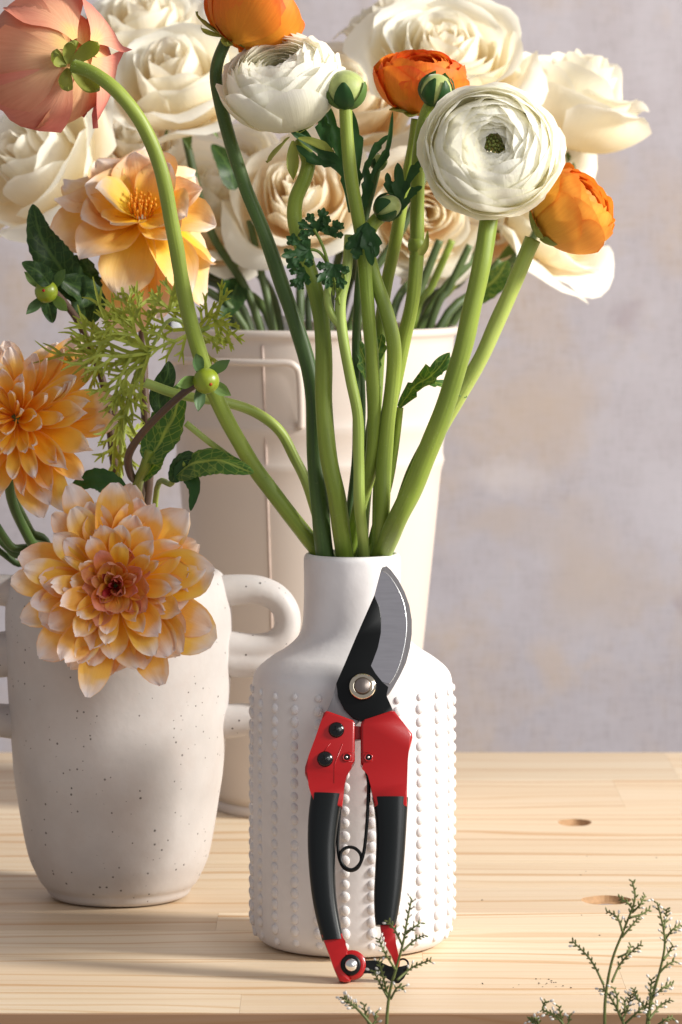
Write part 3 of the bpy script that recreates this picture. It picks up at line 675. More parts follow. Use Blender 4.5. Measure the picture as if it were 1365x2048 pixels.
def spoon_petal(A, c, phi, elev, L, Wd, seed, r0=.0, z0=.0, cup=.35, bend=.0, tipcurl=.0, point=.3, nu=6, nv=10, ruf=.03, cupend=None, twist=0., quill=0):
    """free petal growing out of the receptacle; elev = angle above the flower's plane"""
    V = []; Uv = []; Fc = []; rnd = Vector((seed*2.3, seed*1.1, seed*.7))
    er = Vector((math.cos(phi), math.sin(phi), 0)); et = Vector((-math.sin(phi), math.cos(phi), 0)); ez = Vector((0, 0, 1))
    x, z = r0, z0; ang = elev; dv = 1/nv; kp = .76-.14*point
    for j in range(nv+1):
        v = j/nv
        if j:
            ang += bend*dv+tipcurl*(max(0, v-.6)/.4)**1.5*dv*4
            x += L*dv*math.cos(ang); z += L*dv*math.sin(ang)
        w = Wd*.5*(math.sin(PI*min(1, v**.8*.97+.03))**.62 if v < .62 else 0)
        k = v**.85; w = Wd*.5*((.18+.82*math.sin(min(k/kp, 1)*PI/2)) if k < kp else math.cos((k-kp)/(1-kp)*PI/2*.97)**(.44+point*.8))
        tdir = er*math.cos(ang)+ez*math.sin(ang); nrm = -er*math.sin(ang)+ez*math.cos(ang)
        cu = cup+((cupend if cupend is not None else cup)-cup)*v
        for i in range(nu+1):
            u = -1+2*i/nu
            if quill: aa = u*quill*(1-.35*v); lx = w*math.sin(aa)/max(quill*.5, .6)*1.3; lz = w*(1-math.cos(aa))/max(quill*.5, .6)*1.3
            else: lx = w*u; lz = cu*w*u*u
            n1 = noise.noise(rnd+Vector((u*1.2, v*2, 0))); n2 = noise.noise(rnd+Vector((u*3, v*5, 4)))
            lz += ruf*L*n1*v*2.0+ruf*.6*L*n2*v*v+.05*w*math.cos(u*7.5)*min(1, v*2)+(.25*w*n2*abs(u)**2*v)
            V.append(c+A@(er*x+ez*z+(et*math.cos(twist*v)+nrm*math.sin(twist*v))*lx+nrm*lz)); Uv.append(((u+1)/2, v))
    for j in range(nv):
        for i in range(nu):
            a = j*(nu+1)+i; Fc.append((a, a+1, a+nu+2, a+nu+1))
    mb = MB(); mb.add(V, Fc, Uv); return mb
def strip(mb, pts, wf, nrm, fold=.25, nu=4, teeth=0, tdep=.2, wave=0, seed=0, sub=1):
    """leaf blade along a centreline; nrm = approximate facing direction"""
    pts = catmull(pts, sub) if sub > 1 else pts; n = len(pts); V = []; Uv = []; Fc = []
    for i, p in enumerate(pts):
        t = (pts[min(i+1, n-1)]-pts[max(i-1, 0)]).normalized(); s = t.cross(nrm).normalized(); nn = s.cross(t)
        v = i/(n-1); w = wf(v)
        if teeth: w *= 1-tdep*(1-((v*teeth) % 1))
        for k in range(nu+1):
            u = -1+2*k/nu; z = fold*abs(u)*w+wave*w*noise.noise(Vector((u*1.5+seed, v*4, seed)))
            V.append(p+s*u*w+nn*z); Uv.append(((u+1)/2, v))
    for i in range(n-1):
        for k in range(nu):
            a = i*(nu+1)+k; Fc.append((a, a+1, a+nu+2, a+nu+1))
    mb.add(V, Fc, Uv)
def lance(W_, p=.45, e=.8): return lambda v: W_*(math.sin(PI*min(1, v**p))**e if 0 < v < 1 else 0.02)
def leafw(W_): return lambda v: W_*(1.0*(math.sin(PI*v**.75)**.75) if 0 < v < 1 else .03)
FRONT = Vector((0, -1, 0))

def ranunculus(r, c, R, axis, mat, N=84, seed=1, inner=.30, open_=1.0, flat=.75, eye=True, roll=0, top1=98, dph=.62, wide=0, frill=.012, imat=None, ipow=.8, apow=2.1):
    A = frame(axis, seed); rn = random.Random(seed)
    c = c - A@Vector((0, 0, R*.30*flat))
    for i in range(N):
        s = (i/(N-1))**ipow; Rk = inner+(1-inner)*s; at = math.radians(155+(top1-155)*s**apow+rn.uniform(-6, 5)); ec, es = rn.uniform(0, 6.28), rn.uniform(.0, .07)
        zo = Rk*flat*.45+.26*(1-s)+rn.uniform(-.02, .02)
        if s > .88 and open_: at += math.radians(-6*open_*rn.random()); 
        hh = 1+rn.uniform(-.03, .03)
        def prof(v, Rk=Rk, at=at, zo=zo, s=s, hh=hh):
            a = math.radians(25)*(1-v)*0+math.radians(12)+(at-math.radians(12))*v
            r_ = Rk*math.sin(a); z = -Rk*math.cos(a)*flat*hh+zo
            if s > .8: r_ += (s-.8)*5*.07*max(0, v-.7)/.3
            return r_, z
        mb = wrap_petal(A, c, R, prof, i*2.39996+rn.uniform(-.15, .15), dph*(1.5-.45*s)+wide*s, seed*50+i, spiral=rn.uniform(.0, .07), drop=(.12+.12*s if s < .93 else .32) if dph > .6 else .45, pw=2.2, ruf=.018+.016*s, frill=frill*(.5+s), nu=9, nv=8, roll=roll*s)
        part(mb, 'petal', imat if (imat and s < .25) else mat, r)
    if eye:
        mb = MB()
        for k in range(30):
            ph = k*2.4; q = .17*math.sqrt(k/30)
            ico(mb, c+A@(Vector((q*math.cos(ph), q*math.sin(ph), .42+.05*(1-q*4)))*R), R*.034, 1, A, (.8, .8, 1.6))
        part(mb, 'green_eye', M['eye_green'], r)
def calyx(r, c, R, axis, n=5, elev=-.1, L=.6, Wd=.34, seed=0, mat=None, bend=.9, r0=.1, z0=0, tip=0, jit=.35):
    A = frame(axis, seed); rn = random.Random(seed)
    for k in range(n):
        mb = spoon_petal(A, c, 2*PI*k/n+rn.uniform(-jit, jit), elev+rn.uniform(-.3, .3), L*R*rn.uniform(.85, 1.15), Wd*R, seed+k, r0=r0*R, z0=z0*R, cup=.5, bend=bend, tipcurl=tip+rn.uniform(-.4, .4), point=.9, nu=5, nv=9)
        part(mb, 'sepal', mat or M['sepal'], r)
def rose(r, c, R, axis, mat, N=30, seed=1, openn=1.0, Hh=1.0, point=.5, imat=None):
    A = frame(axis, seed*1.3); rn = random.Random(seed)
    c = c - A@Vector((0, 0, R*.55*Hh))
    for i in range(N):
        s = i/(N-1); b_ = .11+.66*s**1.05; e = b_*(.70+.30*s)+(.32*max(0, s-.45)/.55)*openn; hgt = Hh*(.98-.12*s-.26*openn*max(0, s-.6)/.4)+rn.uniform(-.07, .05); b_ *= 1+rn.uniform(-.05, .07)*(s > .1)
        pr4 = ((.05, 0), (b_*1.25, .02), (b_*1.15, hgt*.62), (e, hgt))
        cu = (.02+.24*s*s)*rn.uniform(.5, 1.4)
        def prof(v, pr4=pr4, cu=cu, s=s):
            r_, z = bez(pr4, v)
            k = max(0, v-.74)/.26
            return r_+cu*k*k*.9, z-cu*k*k*k*(.55+.5*s)
        last = s > .6
        mb = wrap_petal(A, c, R, prof, i*2.39996+rn.uniform(-.5, .5), (1.35-.45*s)*rn.uniform(.8, 1.1), seed*70+i, spiral=.12 if s < .4 else .05, drop=.14+point*.20*(s > .5), pw=2.6-1.1*point*(s > .45), ruf=.03+.075*s, roll=.10+.60*s*s*openn, nu=11, nv=11, wbase=.3, frill=.012)
        part(mb, 'petal', (imat if imat and s < .35 else mat), r)
def stem(r, pts, rad, mat, name='stem', taper=.15, seed=0, seg=14, fuzz=0):
    cp = catmull(pts, 8); mb = MB(); tube(mb, cp, lambda t: rad*(1+taper*(t-.5)), seg, wob=.10, seed=seed); o = part(mb, name, mat, r)
    if fuzz:
        fz = MB(); rn = random.Random(seed+500); n = len(cp)
        for k in range(fuzz):
            x = rn.random()*(n-1)*.82; i = int(x); p = cp[i].lerp(cp[i+1], x-i)
            if p.z < .17: continue
            t = (cp[i+1]-cp[i]).normalized(); v = Vector((rn.uniform(-1, 1), rn.uniform(-1, 1), rn.uniform(-1, 1))); v = (v-t*v.dot(t)).normalized()
            q = p+v*rad*(1+taper*(x/(n-1)-.5))*.99; L = rn.uniform(.0005, .0011); d = (v+t*rn.uniform(-.6, .6)).normalized(); w = t.cross(v)*.000035
            fz.add([q-w, q+w, q+d*L], [(0, 1, 2)])
        f = part(fz, 'fuzz', M['fuzz'], r); f['kind'] = 'stuff'
    return o
def pth(lst): return [P(*q) for q in lst]

BN = bc.copy()   # bottle axis; stems run on down into the bottle
def into(px, dY=0.0):
    """last points of a stem inside the bottle neck, reached at photo column px"""
    dx = S(px-705); k = min(1, S(63)/max(1e-6, math.hypot(dx, dY)))
    if k < 1: dY *= .6*k; dx = math.copysign(math.sqrt(min(dx*dx, S(63)**2-dY*dY)), dx)
    x = bc.x+dx; q = Vector((x, dY, zz(1112))); m = Vector((bc.x+(x-bc.x)*.7, dY*.7, zz(1180)))
    return [q, m, Vector((bc.x-(x-bc.x)*.8, -dY*.5, .03))]
VG = 'cut ranunculus stems in the bottle vase'
def bottle_flower(name, label, cat): return root(name, label, cat, (bc.x, bc.y, .012), VG)

# A peach, nodding, seen from behind
r = bottle_flower('peach_ranunculus', 'nodding peach pink ranunculus at top left, seen from behind on a long arching green stem', 'flower')
stem(r, pth([(148, 132, -.035), (190, 148, -.04), (240, 188, -.042), (290, 258, -.04), (325, 350, -.036), (350, 480, -.03), (372, 600, -.025), (398, 700, -.02), (435, 800, -.014), (500, 920, -.008), (565, 1010, -.004), (612, 1070, .0)])+into(640, .002), S(15.5), M['stem_green'], taper=.25, seed=1, fuzz=1300)
ranunculus(r, P(108, 124, -.008), S(146), (-.52, .72, -.14), M['pink_petal'], N=16, seed=4, inner=.66, top1=96, dph=.50, wide=.10, eye=False, frill=.04, flat=.92, roll=.7)
calyx(r, P(138, 132, -.032), S(150), (.42, -.88, .1), n=5, elev=.1, L=.60, Wd=.22, seed=3, bend=1.2, r0=.03, tip=1.4)
# B orange at the top
r = bottle_flower('orange_ranunculus', 'burnt orange ranunculus cut off by the top edge, on a long dark stem', 'flower')
stem(r, pth([(452, 84, .0), (436, 125, 0), (434, 170, 0), (455, 260, .0), (490, 370, -.004), (530, 470, -.006), (572, 590, -.006), (608, 700, -.006), (628, 800, -.006), (632, 920, -.006), (640, 1010, -.01)])+into(651, -.013), S(15.5), M['stem_dark'], taper=.5, seed=2, fuzz=1300)
ranunculus(r, P(503, 32, 0), S(103), (.45, .25, .85), M['orange_petal'], N=50, seed=7, inner=.35, flat=.85, top1=108, frill=.02)
calyx(r, P(455, 78, -.002), S(95), (.5, -.1, .85), n=5, elev=-.2, L=.75, Wd=.30, seed=5, bend=.3, tip=1.2)
# C white, tilted
r = bottle_flower('white_ranunculus', 'white ranunculus tilted to show its layered rim, beside the round green bud', 'flower')
stem(r, pth([(600, 285, -.005), (617, 320, -.012), (612, 352, -.014), (592, 400, -.014), (592, 450, -.014), (612, 520, -.013), (636, 600, -.014), (648, 690, -.016), (648, 800, -.018), (655, 900, -.02), (675, 1000, -.02)])+into(690, -.016), S(16.5), M['stem_green'], taper=.35, seed=3, fuzz=1300)
ranunculus(r, P(566, 172, -.015), S(122), (-.22, -.50, .80), M['white_petal'], N=88, seed=11, flat=.85, top1=106, frill=.012)
calyx(r, P(588, 276, -.02), S(100), (-.25, -.5, .8), n=4, elev=-.5, L=.9, Wd=.26, seed=8, bend=-.3, tip=.9)
# D orange behind bud
r = bottle_flower('orange_ranunculus', 'orange ranunculus in the middle, partly behind a hairy green bud', 'flower')
stem(r, pth([(835, 238, .028), (826, 300, .028), (806, 400, .028), (790, 490, .028), (768, 600, .028), (758, 700, .028), (752, 800, .026), (740, 900, .022), (728, 1010, .016)])+into(722, .012), S(13), M['stem_green'], taper=.2, seed=4, fuzz=1300)
ranunculus(r, P(842, 166, .03), S(98), (.05, -.28, .95), M['orange_petal'], N=50, seed=13, inner=.35, flat=.80, top1=106, frill=.03)
calyx(r, P(832, 226, .026), S(80), (0, -.2, .95), n=5, elev=.0, L=.6, Wd=.4, seed=9, bend=.5)
# G big white
r = bottle_flower('white_ranunculus', 'large round white ranunculus facing forward with a small green eye', 'flower')
stem(r, pth([(985, 400, -.02), (978, 440, -.03), (966, 520, -.035), (948, 600, -.036), (925, 700, -.036), (898, 790, -.034), (865, 880, -.032), (828, 970, -.03), (795, 1040, -.026)])+into(766, -.018), S(19.5), M['stem_green'], taper=.2, seed=5, fuzz=1300)
ranunculus(r, P(984, 302, -.035), S(141), (.02, -.93, .28), M['white_petal'], N=96, seed=17, inner=.26, top1=80, apow=2.7, frill=.012, ipow=.72)
# H orange right
r = bottle_flower('amber_ranunculus', 'bright amber orange ranunculus at right, seen from the side below the big white one', 'flower')
stem(r, pth([(1066, 478, .005), (1040, 540, .004), (1005, 620, .004), (965, 710, .004), (920, 790, .006), (880, 860, .008), (835, 950, .01), (800, 1020, .01)])+into(745, .008), S(14.5), M['stem_pale'], taper=-.2, seed=6, fuzz=1300)
ranunculus(r, P(1140, 420, .0), S(96), (.72, -.30, .60), M['amber_petal'], N=56, seed=19, inner=.35, flat=.95, top1=112, frill=.02)
calyx(r, P(1076, 474, -.002), S(88), (.75, -.15, .6), n=5, elev=-.1, L=.6, Wd=.42, seed=12, bend=.9)
# E bud
def bud(r, c, R, axis, seed, n=5, L=1.5, Wd=1.1, sq=(1, 1, .95), dark=False):
    A = frame(axis, seed); mb = MB(); ico(mb, c, R, 3, A, sq); part(mb, 'bud', M['bud_green'], r)
    for k in range(n):
        V = []; Uv = []; Fc = []; ph = 2*PI*k/n+seed; rr = 1.05
        nv, nu = 8, 4
        for j in range(nv+1):
            v = j/nv; th = PI-.15-v*L*1.15
            w = Wd*.38*math.sin(PI*min(1, (v*.86+.12)))**.7
            for i in range(nu+1):
                u = -1+2*i/nu; a = ph+u*w/max(.45, math.sin(th)); q = R*(rr+.10*(v)-.04*abs(u)+.05*noise.noise(Vector((k+seed, v*2, u))))
                V.append(c+A@(Vector((math.sin(th)*math.cos(a), math.sin(th)*math.sin(a), math.cos(th)))*q)); Uv.append(((u+1)/2, v))
        for j in range(nv):
            for i in range(nu):
                a = j*(nu+1)+i; Fc.append((a, a+1, a+nu+2, a+nu+1))
        mb = MB(); mb.add(V, Fc, Uv); part(mb, 'sepal', M['leaf_ran'] if (k % 2 or dark) else M['bud_sepal'], r)
def lobed_leaf(r, spec, nrm, mat=None, name='leaf', teeth=3):
    """one divided leaf: every lobe a blade from (px,py,Y) to tip, joined as one piece"""
    mb = MB()
    for i, (pts, w) in enumerate(spec):
        q = pth(pts); 
        if len(q) == 2: q = [q[0], q[0].lerp(q[1], .5)+Vector((0, -.0008, .0005)), q[1]]
        W_ = S(w)
        def wf(v, W_=W_): return W_*(.25+.75*math.sin(min(v/.6, 1)*PI/2) if v < .6 else max(.02, 1-((v-.6)/.4)**1.7))
        strip(mb, q, wf, nrm, fold=.22, teeth=teeth, tdep=.45, wave=.5, seed=i, sub=9)
    return part(mb, name, mat or M['leaf_ran'], r)
r = bottle_flower('ranunculus_bud', 'round striped green ranunculus bud upright on a thick stem in the middle', 'flower bud')
stem(r, pth([(691, 205, -.03), (694, 260, -.03), (702, 350, -.03), (716, 430, -.028), (728, 510, -.026), (735, 600, -.024), (744, 720, -.022), (748, 830, -.02), (742, 930, -.016), (715, 1030, -.008)])+into(700, .0), S(13.5), M['stem_green'], taper=.1, seed=7, fuzz=1300)
bud(r, P(691, 178, -.03), S(40), (0.0, -.1, 1), 2, n=5, L=1.55, Wd=1.35)
lobed_leaf(r, [([(700, 425, -.014), (690, 350, -.015), (640, 300, -.017), (580, 262, -.02)], 17), ([(660, 320, -.014), (648, 262, -.014), (645, 225, -.016)], 18), ([(640, 300, -.017), (610, 270, -.014), (570, 240, -.014)], 12),
               ([(706, 430, -.008), (712, 340, -.004), (710, 270, -.002), (700, 215, -.002)], 18), ([(690, 340, -.006), (672, 280, -.002), (655, 208, -.002)], 18), ([(672, 330, -.017), (630, 320, -.02), (592, 290, -.024)], 13)], FRONT)
lobed_leaf(r, [([(715, 425, -.006), (745, 350, -.004), (775, 300, -.004), (786, 222, -.006)], 9), ([(722, 360, -.006), (750, 300, -.006), (778, 270, -.006)], 10), ([(720, 430, -.006), (735, 380, -.006), (732, 330, -.006)], 14)], FRONT)
r = bottle_flower('ranunculus_bud', 'hairy dark green ranunculus bud in front of the middle orange flower', 'flower bud')
stem(r, pth([(865, 205, -.005), (850, 240, -.004), (838, 310, -.003), (835, 400, -.002), (834, 500, -.002), (826, 600, -.002), (808, 680, .0), (790, 770, .0), (772, 850, .0), (762, 960, .0), (760, 1040, .0)])+into(756, -.004), S(14.5), M['stem_green'], taper=.1, seed=8, fuzz=1300)
bud(r, P(873, 180, -.006), S(34), (.25, -.45, .9), 5, n=6, L=2.1, Wd=1.15, dark=True)
mb = MB(); ico(mb, P(834, 490, -.002), S(19), 2, sc=(1, 1, 1.1)); part(mb, 'node', M['stem_green'], r)
mb = MB(); strip(mb, pth([(838, 510, -.012), (852, 490, -.012), (856, 460, -.012)]), lance(S(8)), FRONT, sub=4); part(mb, 'bract', M['sepal'], r)
# L light green curve in front, K pale
r = bottle_flower('ranunculus_bud', 'small drooping green bud with a jagged dark leaf above, left of the knotted stem', 'flower bud')
stem(r, pth([(772, 425, -.02), (745, 450, -.022), (735, 490, -.022), (748, 550, -.022), (772, 620, -.022), (788, 690, -.022), (786, 760, -.02), (775, 850, -.02), (768, 940, -.02), (765, 1030, -.02)])+into(762, -.02), S(15), M['stem_green'], taper=.2, seed=9, fuzz=1300)
bud(r, P(775, 415, -.026), S(27), (.6, -.4, .3), 9, L=2.0, Wd=1.4, sq=(.9, .9, 1.1), dark=True)
lobed_leaf(r, [([(800, 425, -.022), (800, 380, -.022), (796, 325, -.022)], 18), ([(800, 400, -.022), (826, 345, -.022), (846, 320, -.022)], 12), ([(805, 420, -.022), (825, 385, -.022), (845, 373, -.024)], 10), ([(800, 420, -.022), (780, 375, -.02), (775, 345, -.02)], 12)], FRONT)
lobed_leaf(r, [([(735, 445, -.034), (735, 480, -.036), (745, 532, -.036)], 17), ([(735, 445, -.034), (710, 480, -.034), (690, 498, -.034)], 15), ([(735, 450, -.034), (750, 480, -.036), (752, 515, -.036)], 15), ([(732, 450, -.034), (715, 500, -.034), (712, 520, -.034)], 14)], FRONT)
r = bottle_flower('ranunculus_bud', 'tiny dark green bud on a thin stem under the white rose petals', 'flower bud')
stem(r, pth([(757, 335, .005), (748, 370, .004), (735, 420, .0), (725, 470, -.002), (718, 560, .0), (712, 680, .01), (714, 800, .015), (712, 920, .015), (700, 1030, .012)])+into(695, .01), S(8), M['stem_dark'], taper=.4, seed=10)
bud(r, P(757, 324, .004), S(17), (0, -.4, .9), 3, L=1.9, Wd=1.2)
# K pale fork with parsley leaves
r = bottle_flower('leafy_side_shoot', 'pale forked ranunculus shoot with parsley-like leaves in front of the left stems', 'leafy shoot')
stem(r, pth([(700, 470, -.026), (694, 540, -.028), (682, 600, -.03), (684, 660, -.03), (700, 750, -.03), (716, 830, -.03), (718, 920, -.03), (720, 1010, -.028)])+into(729, -.0225), S(11), M['stem_pale'], taper=.1, seed=11)
stem(r, pth([(682, 652, -.03), (662, 625, -.03), (655, 590, -.03), (662, 560, -.03)]), S(8), M['stem_pale'], taper=-.2, seed=12)
for st in ([(680, 610, -.032), (668, 560, -.034), (640, 505, -.036), (600, 500, -.038)], [(668, 590, -.032), (660, 540, -.036), (645, 490, -.036), (628, 458, -.036)], [(672, 600, -.032), (690, 560, -.036), (680, 530, -.036)]):
    stem(r, pth(st), S(3), M['stem_green'], name='leaf_stalk', seg=6)
def pars(cx, cy, Y, ang, sc, seed):
    rn = random.Random(seed); sp = []
    for k in range(5):
        a = math.radians(ang+(-72+36*k)+rn.uniform(-8, 8)); L = sc*(1 if abs(k-2) < 2 else .75)*rn.uniform(.85, 1.1)
        ex, ey = cx+L*math.cos(a), cy-L*math.sin(a)
        sp.append(([(cx, cy, Y), ((cx+ex)/2, (cy+ey)/2, Y-.002), (ex, ey, Y+rn.uniform(-.006, .002))], sc*.2))
        for s_ in (-1, 1):
            a2 = a+s_*.5; mx_, my_ = cx+L*.5*math.cos(a), cy-L*.5*math.sin(a)
            sp.append(([(mx_, my_, Y-.002), (mx_+L*.25*math.cos(a2), my_-L*.25*math.sin(a2), Y-.003), (mx_+L*.42*math.cos(a2), my_-L*.42*math.sin(a2), Y-.001)], sc*.12))
    lobed_leaf(r, sp, FRONT, teeth=2)
pars(620, 500, -.038, 190, 56, 1); pars(638, 462, -.034, 120, 46, 2); pars(668, 530, -.036, 260, 48, 3); pars(612, 545, -.034, 215, 40, 4); pars(660, 470, -.034, 70, 36, 5)
# M curved thin stem from left
r = bottle_flower('bent_side_stem', 'thin pale green bent stem arching right into the bottle neck from behind the oval bud', 'stem')
stem(r, pth([(290, 765, -.004), (345, 785, -.004), (400, 797, -.002), (450, 804, .0), (510, 824, .004), (560, 862, .006), (592, 920, .008), (618, 975, .01), (638, 1040, .01)])+into(655, .012), S(11), M['stem_pale'], taper=.3, seed=13)
stem(r, pth([(372, 846, .0), (420, 885, .0), (470, 922, .0), (512, 948, -.003)]), S(7), M['stem_pale'], name='side_branch', seed=14)
# right leaf
r = bottle_flower('loose_leaf_stem', 'thin dark stem with one curled grey-green leaf right of the thick stems', 'leaf')
stem(r, pth([(800, 815, .01), (790, 900, .012), (775, 980, .012), (750, 1060, .01)])+into(740, .018), S(8), M['stem_green'], seed=15)
lobed_leaf(r, [([(798, 815, .01), (830, 775, .005), (870, 745, -.002), (900, 705, -.002)], 27), ([(850, 765, 0), (890, 770, .002), (935, 795, .004)], 15), ([(860, 755, 0), (895, 730, .002), (925, 730, .004)], 17)], Vector((-.2, -.8, .5)), mat=M['leaf_mid'])
lobed_leaf(r, [([(755, 815, .014), (738, 740, .012), (712, 675, .01)], 22), ([(745, 760, .012), (758, 700, .012), (765, 668, .01)], 18)], FRONT, mat=M['leaf_mid'])
# extra stems seen between the others
for k, (lb, pts, ex, rad, mt) in enumerate((('dark green bare stem between the middle stems', [(712, 640, .02), (722, 760, .02), (722, 860, .02), (712, 980, .016)], (705, .018), 9, 'stem_dark'),
                      ('short light stem crossing low behind the thick right stem', [(905, 800, .012), (860, 870, .016), (820, 950, .018), (790, 1040, .02)], (772, .02), 10, 'stem_green'))):
    r = bottle_flower('bare_stem', lb, 'stem'); stem(r, pth(pts)+into(*ex), S(rad), M[mt], seed=20+k)

# ---------------------------------------------------------------- roses in the bucket
RG = 'white roses in the cream bucket'
def kin(a, rr=.6):   # point inside the bucket near the bottom and at the rim
    return kc+Vector((math.cos(a)*.045*rr, math.sin(a)*.045*rr, .02))
roses = [
 # label, px, py, R, Y, axis, mat, N, openn, H, rim px, rim dY
 ('cream white rose at top left behind the peach flower, open upward', 285, 48, 128, .50, (-.1, -.55, .8), 'cream_petal', 24, .9, 1.05, 470, .03),
 ('large ivory rose with hanging outer petals between the two top orange and peach flowers', 350, 150, 138, .37, (-.15, -.62, .72), 'cream_petal', 25, 1.0, 1.15, 520, -.02),
 ('white rose at the left edge with folded outer petals below the peach flower', 62, 315, 150, .34, (-.55, -.62, .5), 'cream_petal', 23, 1.1, 1.05, 490, -.03),
 ('small cream rose half hidden behind the arching peach stem', 268, 278, 78, .43, (-.1, -.6, .7), 'peach_rose', 26, .8, 1.1, 500, .02),
 ('low cream rose behind the open dahlia with petals hanging to a point', 410, 400, 150, .42, (.25, -.5, .5), 'peach_rose', 28, 1.2, 1.2, 545, -.02),
 ('peach cream rose in the centre behind the parsley-like leaves', 596, 385, 126, .38, (-.10, -.80, .45), 'peach_rose', 25, .95, 1.1, 600, -.04),
 ('big white rose at top centre-right with a dense rosette of inner petals', 893, 105, 150, .37, (.05, -.72, .66), 'cream_petal', 34, .9, 1.0, 700, -.03),
 ('cream rose cut off by the top edge above the dense white rosette', 792, 42, 100, .48, (-.2, -.2, .95), 'cream_petal', 26, .6, 1.2, 680, .05),
 ('half-closed white rose at far right, standing in side view', 1158, 185, 136, .42, (.34, -.22, .90), 'cream_petal', 20, .55, 1.35, 900, .02),
 ('ivory rose at lower right behind the amber flower with sharp petal tips', 1120, 420, 140, .46, (.45, -.42, .35), 'cream_petal', 28, 1.15, 1.05, 880, -.02),
 ('peach cream rose low behind the knotted stem with squared outer petals', 850, 425, 118, .41, (.15, -.66, -.05), 'peach_rose', 28, 1.05, 1.05, 780, -.03),
 ('ivory rose deep in the bunch behind the round green bud', 698, 190, 132, .46, (.0, -.6, .6), 'peach_rose', 26, 1.0, 1.1, 660, .02),
 ('cream rose between the open dahlia and the long dark stem, low in the bunch', 478, 330, 105, .52, (-.05, -.6, .5), 'cream_petal', 24, .9, 1.1, 560, .04),
 ('cream rose low behind the stem of the large round ranunculus', 965, 425, 105, .50, (.1, -.7, .3), 'peach_rose', 24, .9, 1.1, 820, .04),
 ('white rose mostly hidden behind the large round ranunculus', 1050, 255, 128, .42, (.3, -.6, .3), 'cream_petal', 26, 1.0, 1.1, 840, .0),
]
for k, (lb, px, py, R, Y, ax_, mt, N, op, Hh, rx, rdy) in enumerate(roses):
    base = Vector((kc.x+random.uniform(-.03, .03), kc.y+random.uniform(-.02, .02), .012))
    r = root('white_rose' if mt == 'cream_petal' else 'cream_rose', lb, 'rose', base, RG)
    Rm = S(R*1.1, Y); ctr = P(px, py, Y); A = Vector(ax_).normalized()
    rose(r, ctr, Rm, ax_, M[mt], N=N, seed=31+k, openn=op, Hh=Hh, imat=M['peach_rose'])
    bot = ctr-A*Rm*.55*Hh; rim = P(rx, 655, BY+rdy)
    stem(r, [bot+A*Rm*.1, bot-A*Rm*.35+Vector((0, 0, -.01)), bot.lerp(rim, .55)+Vector(((bot.x-kc.x)*.12, .0, 0)), rim, rim.lerp(base, .5), base], S(8.5, Y), M['stem_rose'], seed=40+k)
    calyx(r, bot, Rm, ax_, n=5, elev=-.5, L=.5, Wd=.13, seed=k, mat=M['leaf_mid'], bend=-.4, r0=.05)
# further stems standing at the rim, with leaves
rl = [((470, 480, .40), 480, 6, 'stem_green'), ((500, 440, .38), 548, 8, 'stem_rose'), ((620, 500, .42), 618, 7, 'stem_rose'), ((745, 480, .40), 715, 8, 'stem_rose'), ((905, 480, .40), 825, 8, 'stem_green'),
      ((940, 490, .39), 858, 8, 'stem_rose'), ((960, 500, .44), 842, 7, 'stem_green'), ((880, 480, .38), 808, 9, 'stem_rose'), ((700, 500, .44), 745, 7, 'stem_rose'), ((1000, 520, .42), 885, 7, 'stem_rose')]
for k, (tp, rx, rad, mt) in enumerate(rl):
    base = Vector((kc.x+random.uniform(-.04, .04), kc.y+random.uniform(-.03, .03), .012)); r = root('rose_stem', ['leafy rose stem standing at the left of the bucket rim', 'dark thorny rose stem beside the long ranunculus stem at the bucket rim', 'dark rose stem rising at the middle left of the bucket', 'dark rose stem in the middle of the bucket mouth', 'light green rose stem leaning right in the bucket mouth', 'brown leaning rose stem, second from the right at the bucket rim', 'thin green rose stem leaning right at the back of the bucket', 'thick dark rose stem leaning right behind the knotted stem', 'dark rose stem crossing behind the thin middle stems', 'rightmost leaning dark rose stem in the bucket with drooping leaf'][k], 'stem', base, 'rose stems in the cream bucket')
    t_ = P(*tp); rim = P(rx, 660, tp[2]); stem(r, [t_, t_.lerp(rim, .5), rim, rim.lerp(base, .5), base], S(rad, tp[2]), M[mt], seed=60+k)
    if k in (0, 1, 9):
        mb = MB(); 
        q = {0: [(475, 610, .39), (455, 590, .38), (448, 560, .37)], 1: [(470, 380, .36), (455, 330, .36), (425, 288, .37)], 9: [(940, 600, .41), (990, 560, .40), (1015, 520, .39)]}[k]
        strip(mb, pth(q), leafw(S(30, .38)), Vector((.3, -.8, .4)), fold=.3, teeth=7, tdep=.12, sub=7, wave=.3); part(mb, 'leaf', M['leaf_dark'] if k < 9 else M['leaf_mid'], r)
    if k == 0:
        mb = MB(); strip(mb, pth([(478, 560, .39), (462, 600, .38), (440, 640, .37)]), leafw(S(30, .38)), Vector((.3, -.8, .4)), fold=.3, teeth=7, tdep=.12, sub=7); part(mb, 'leaf', M['leaf_dark'], r)

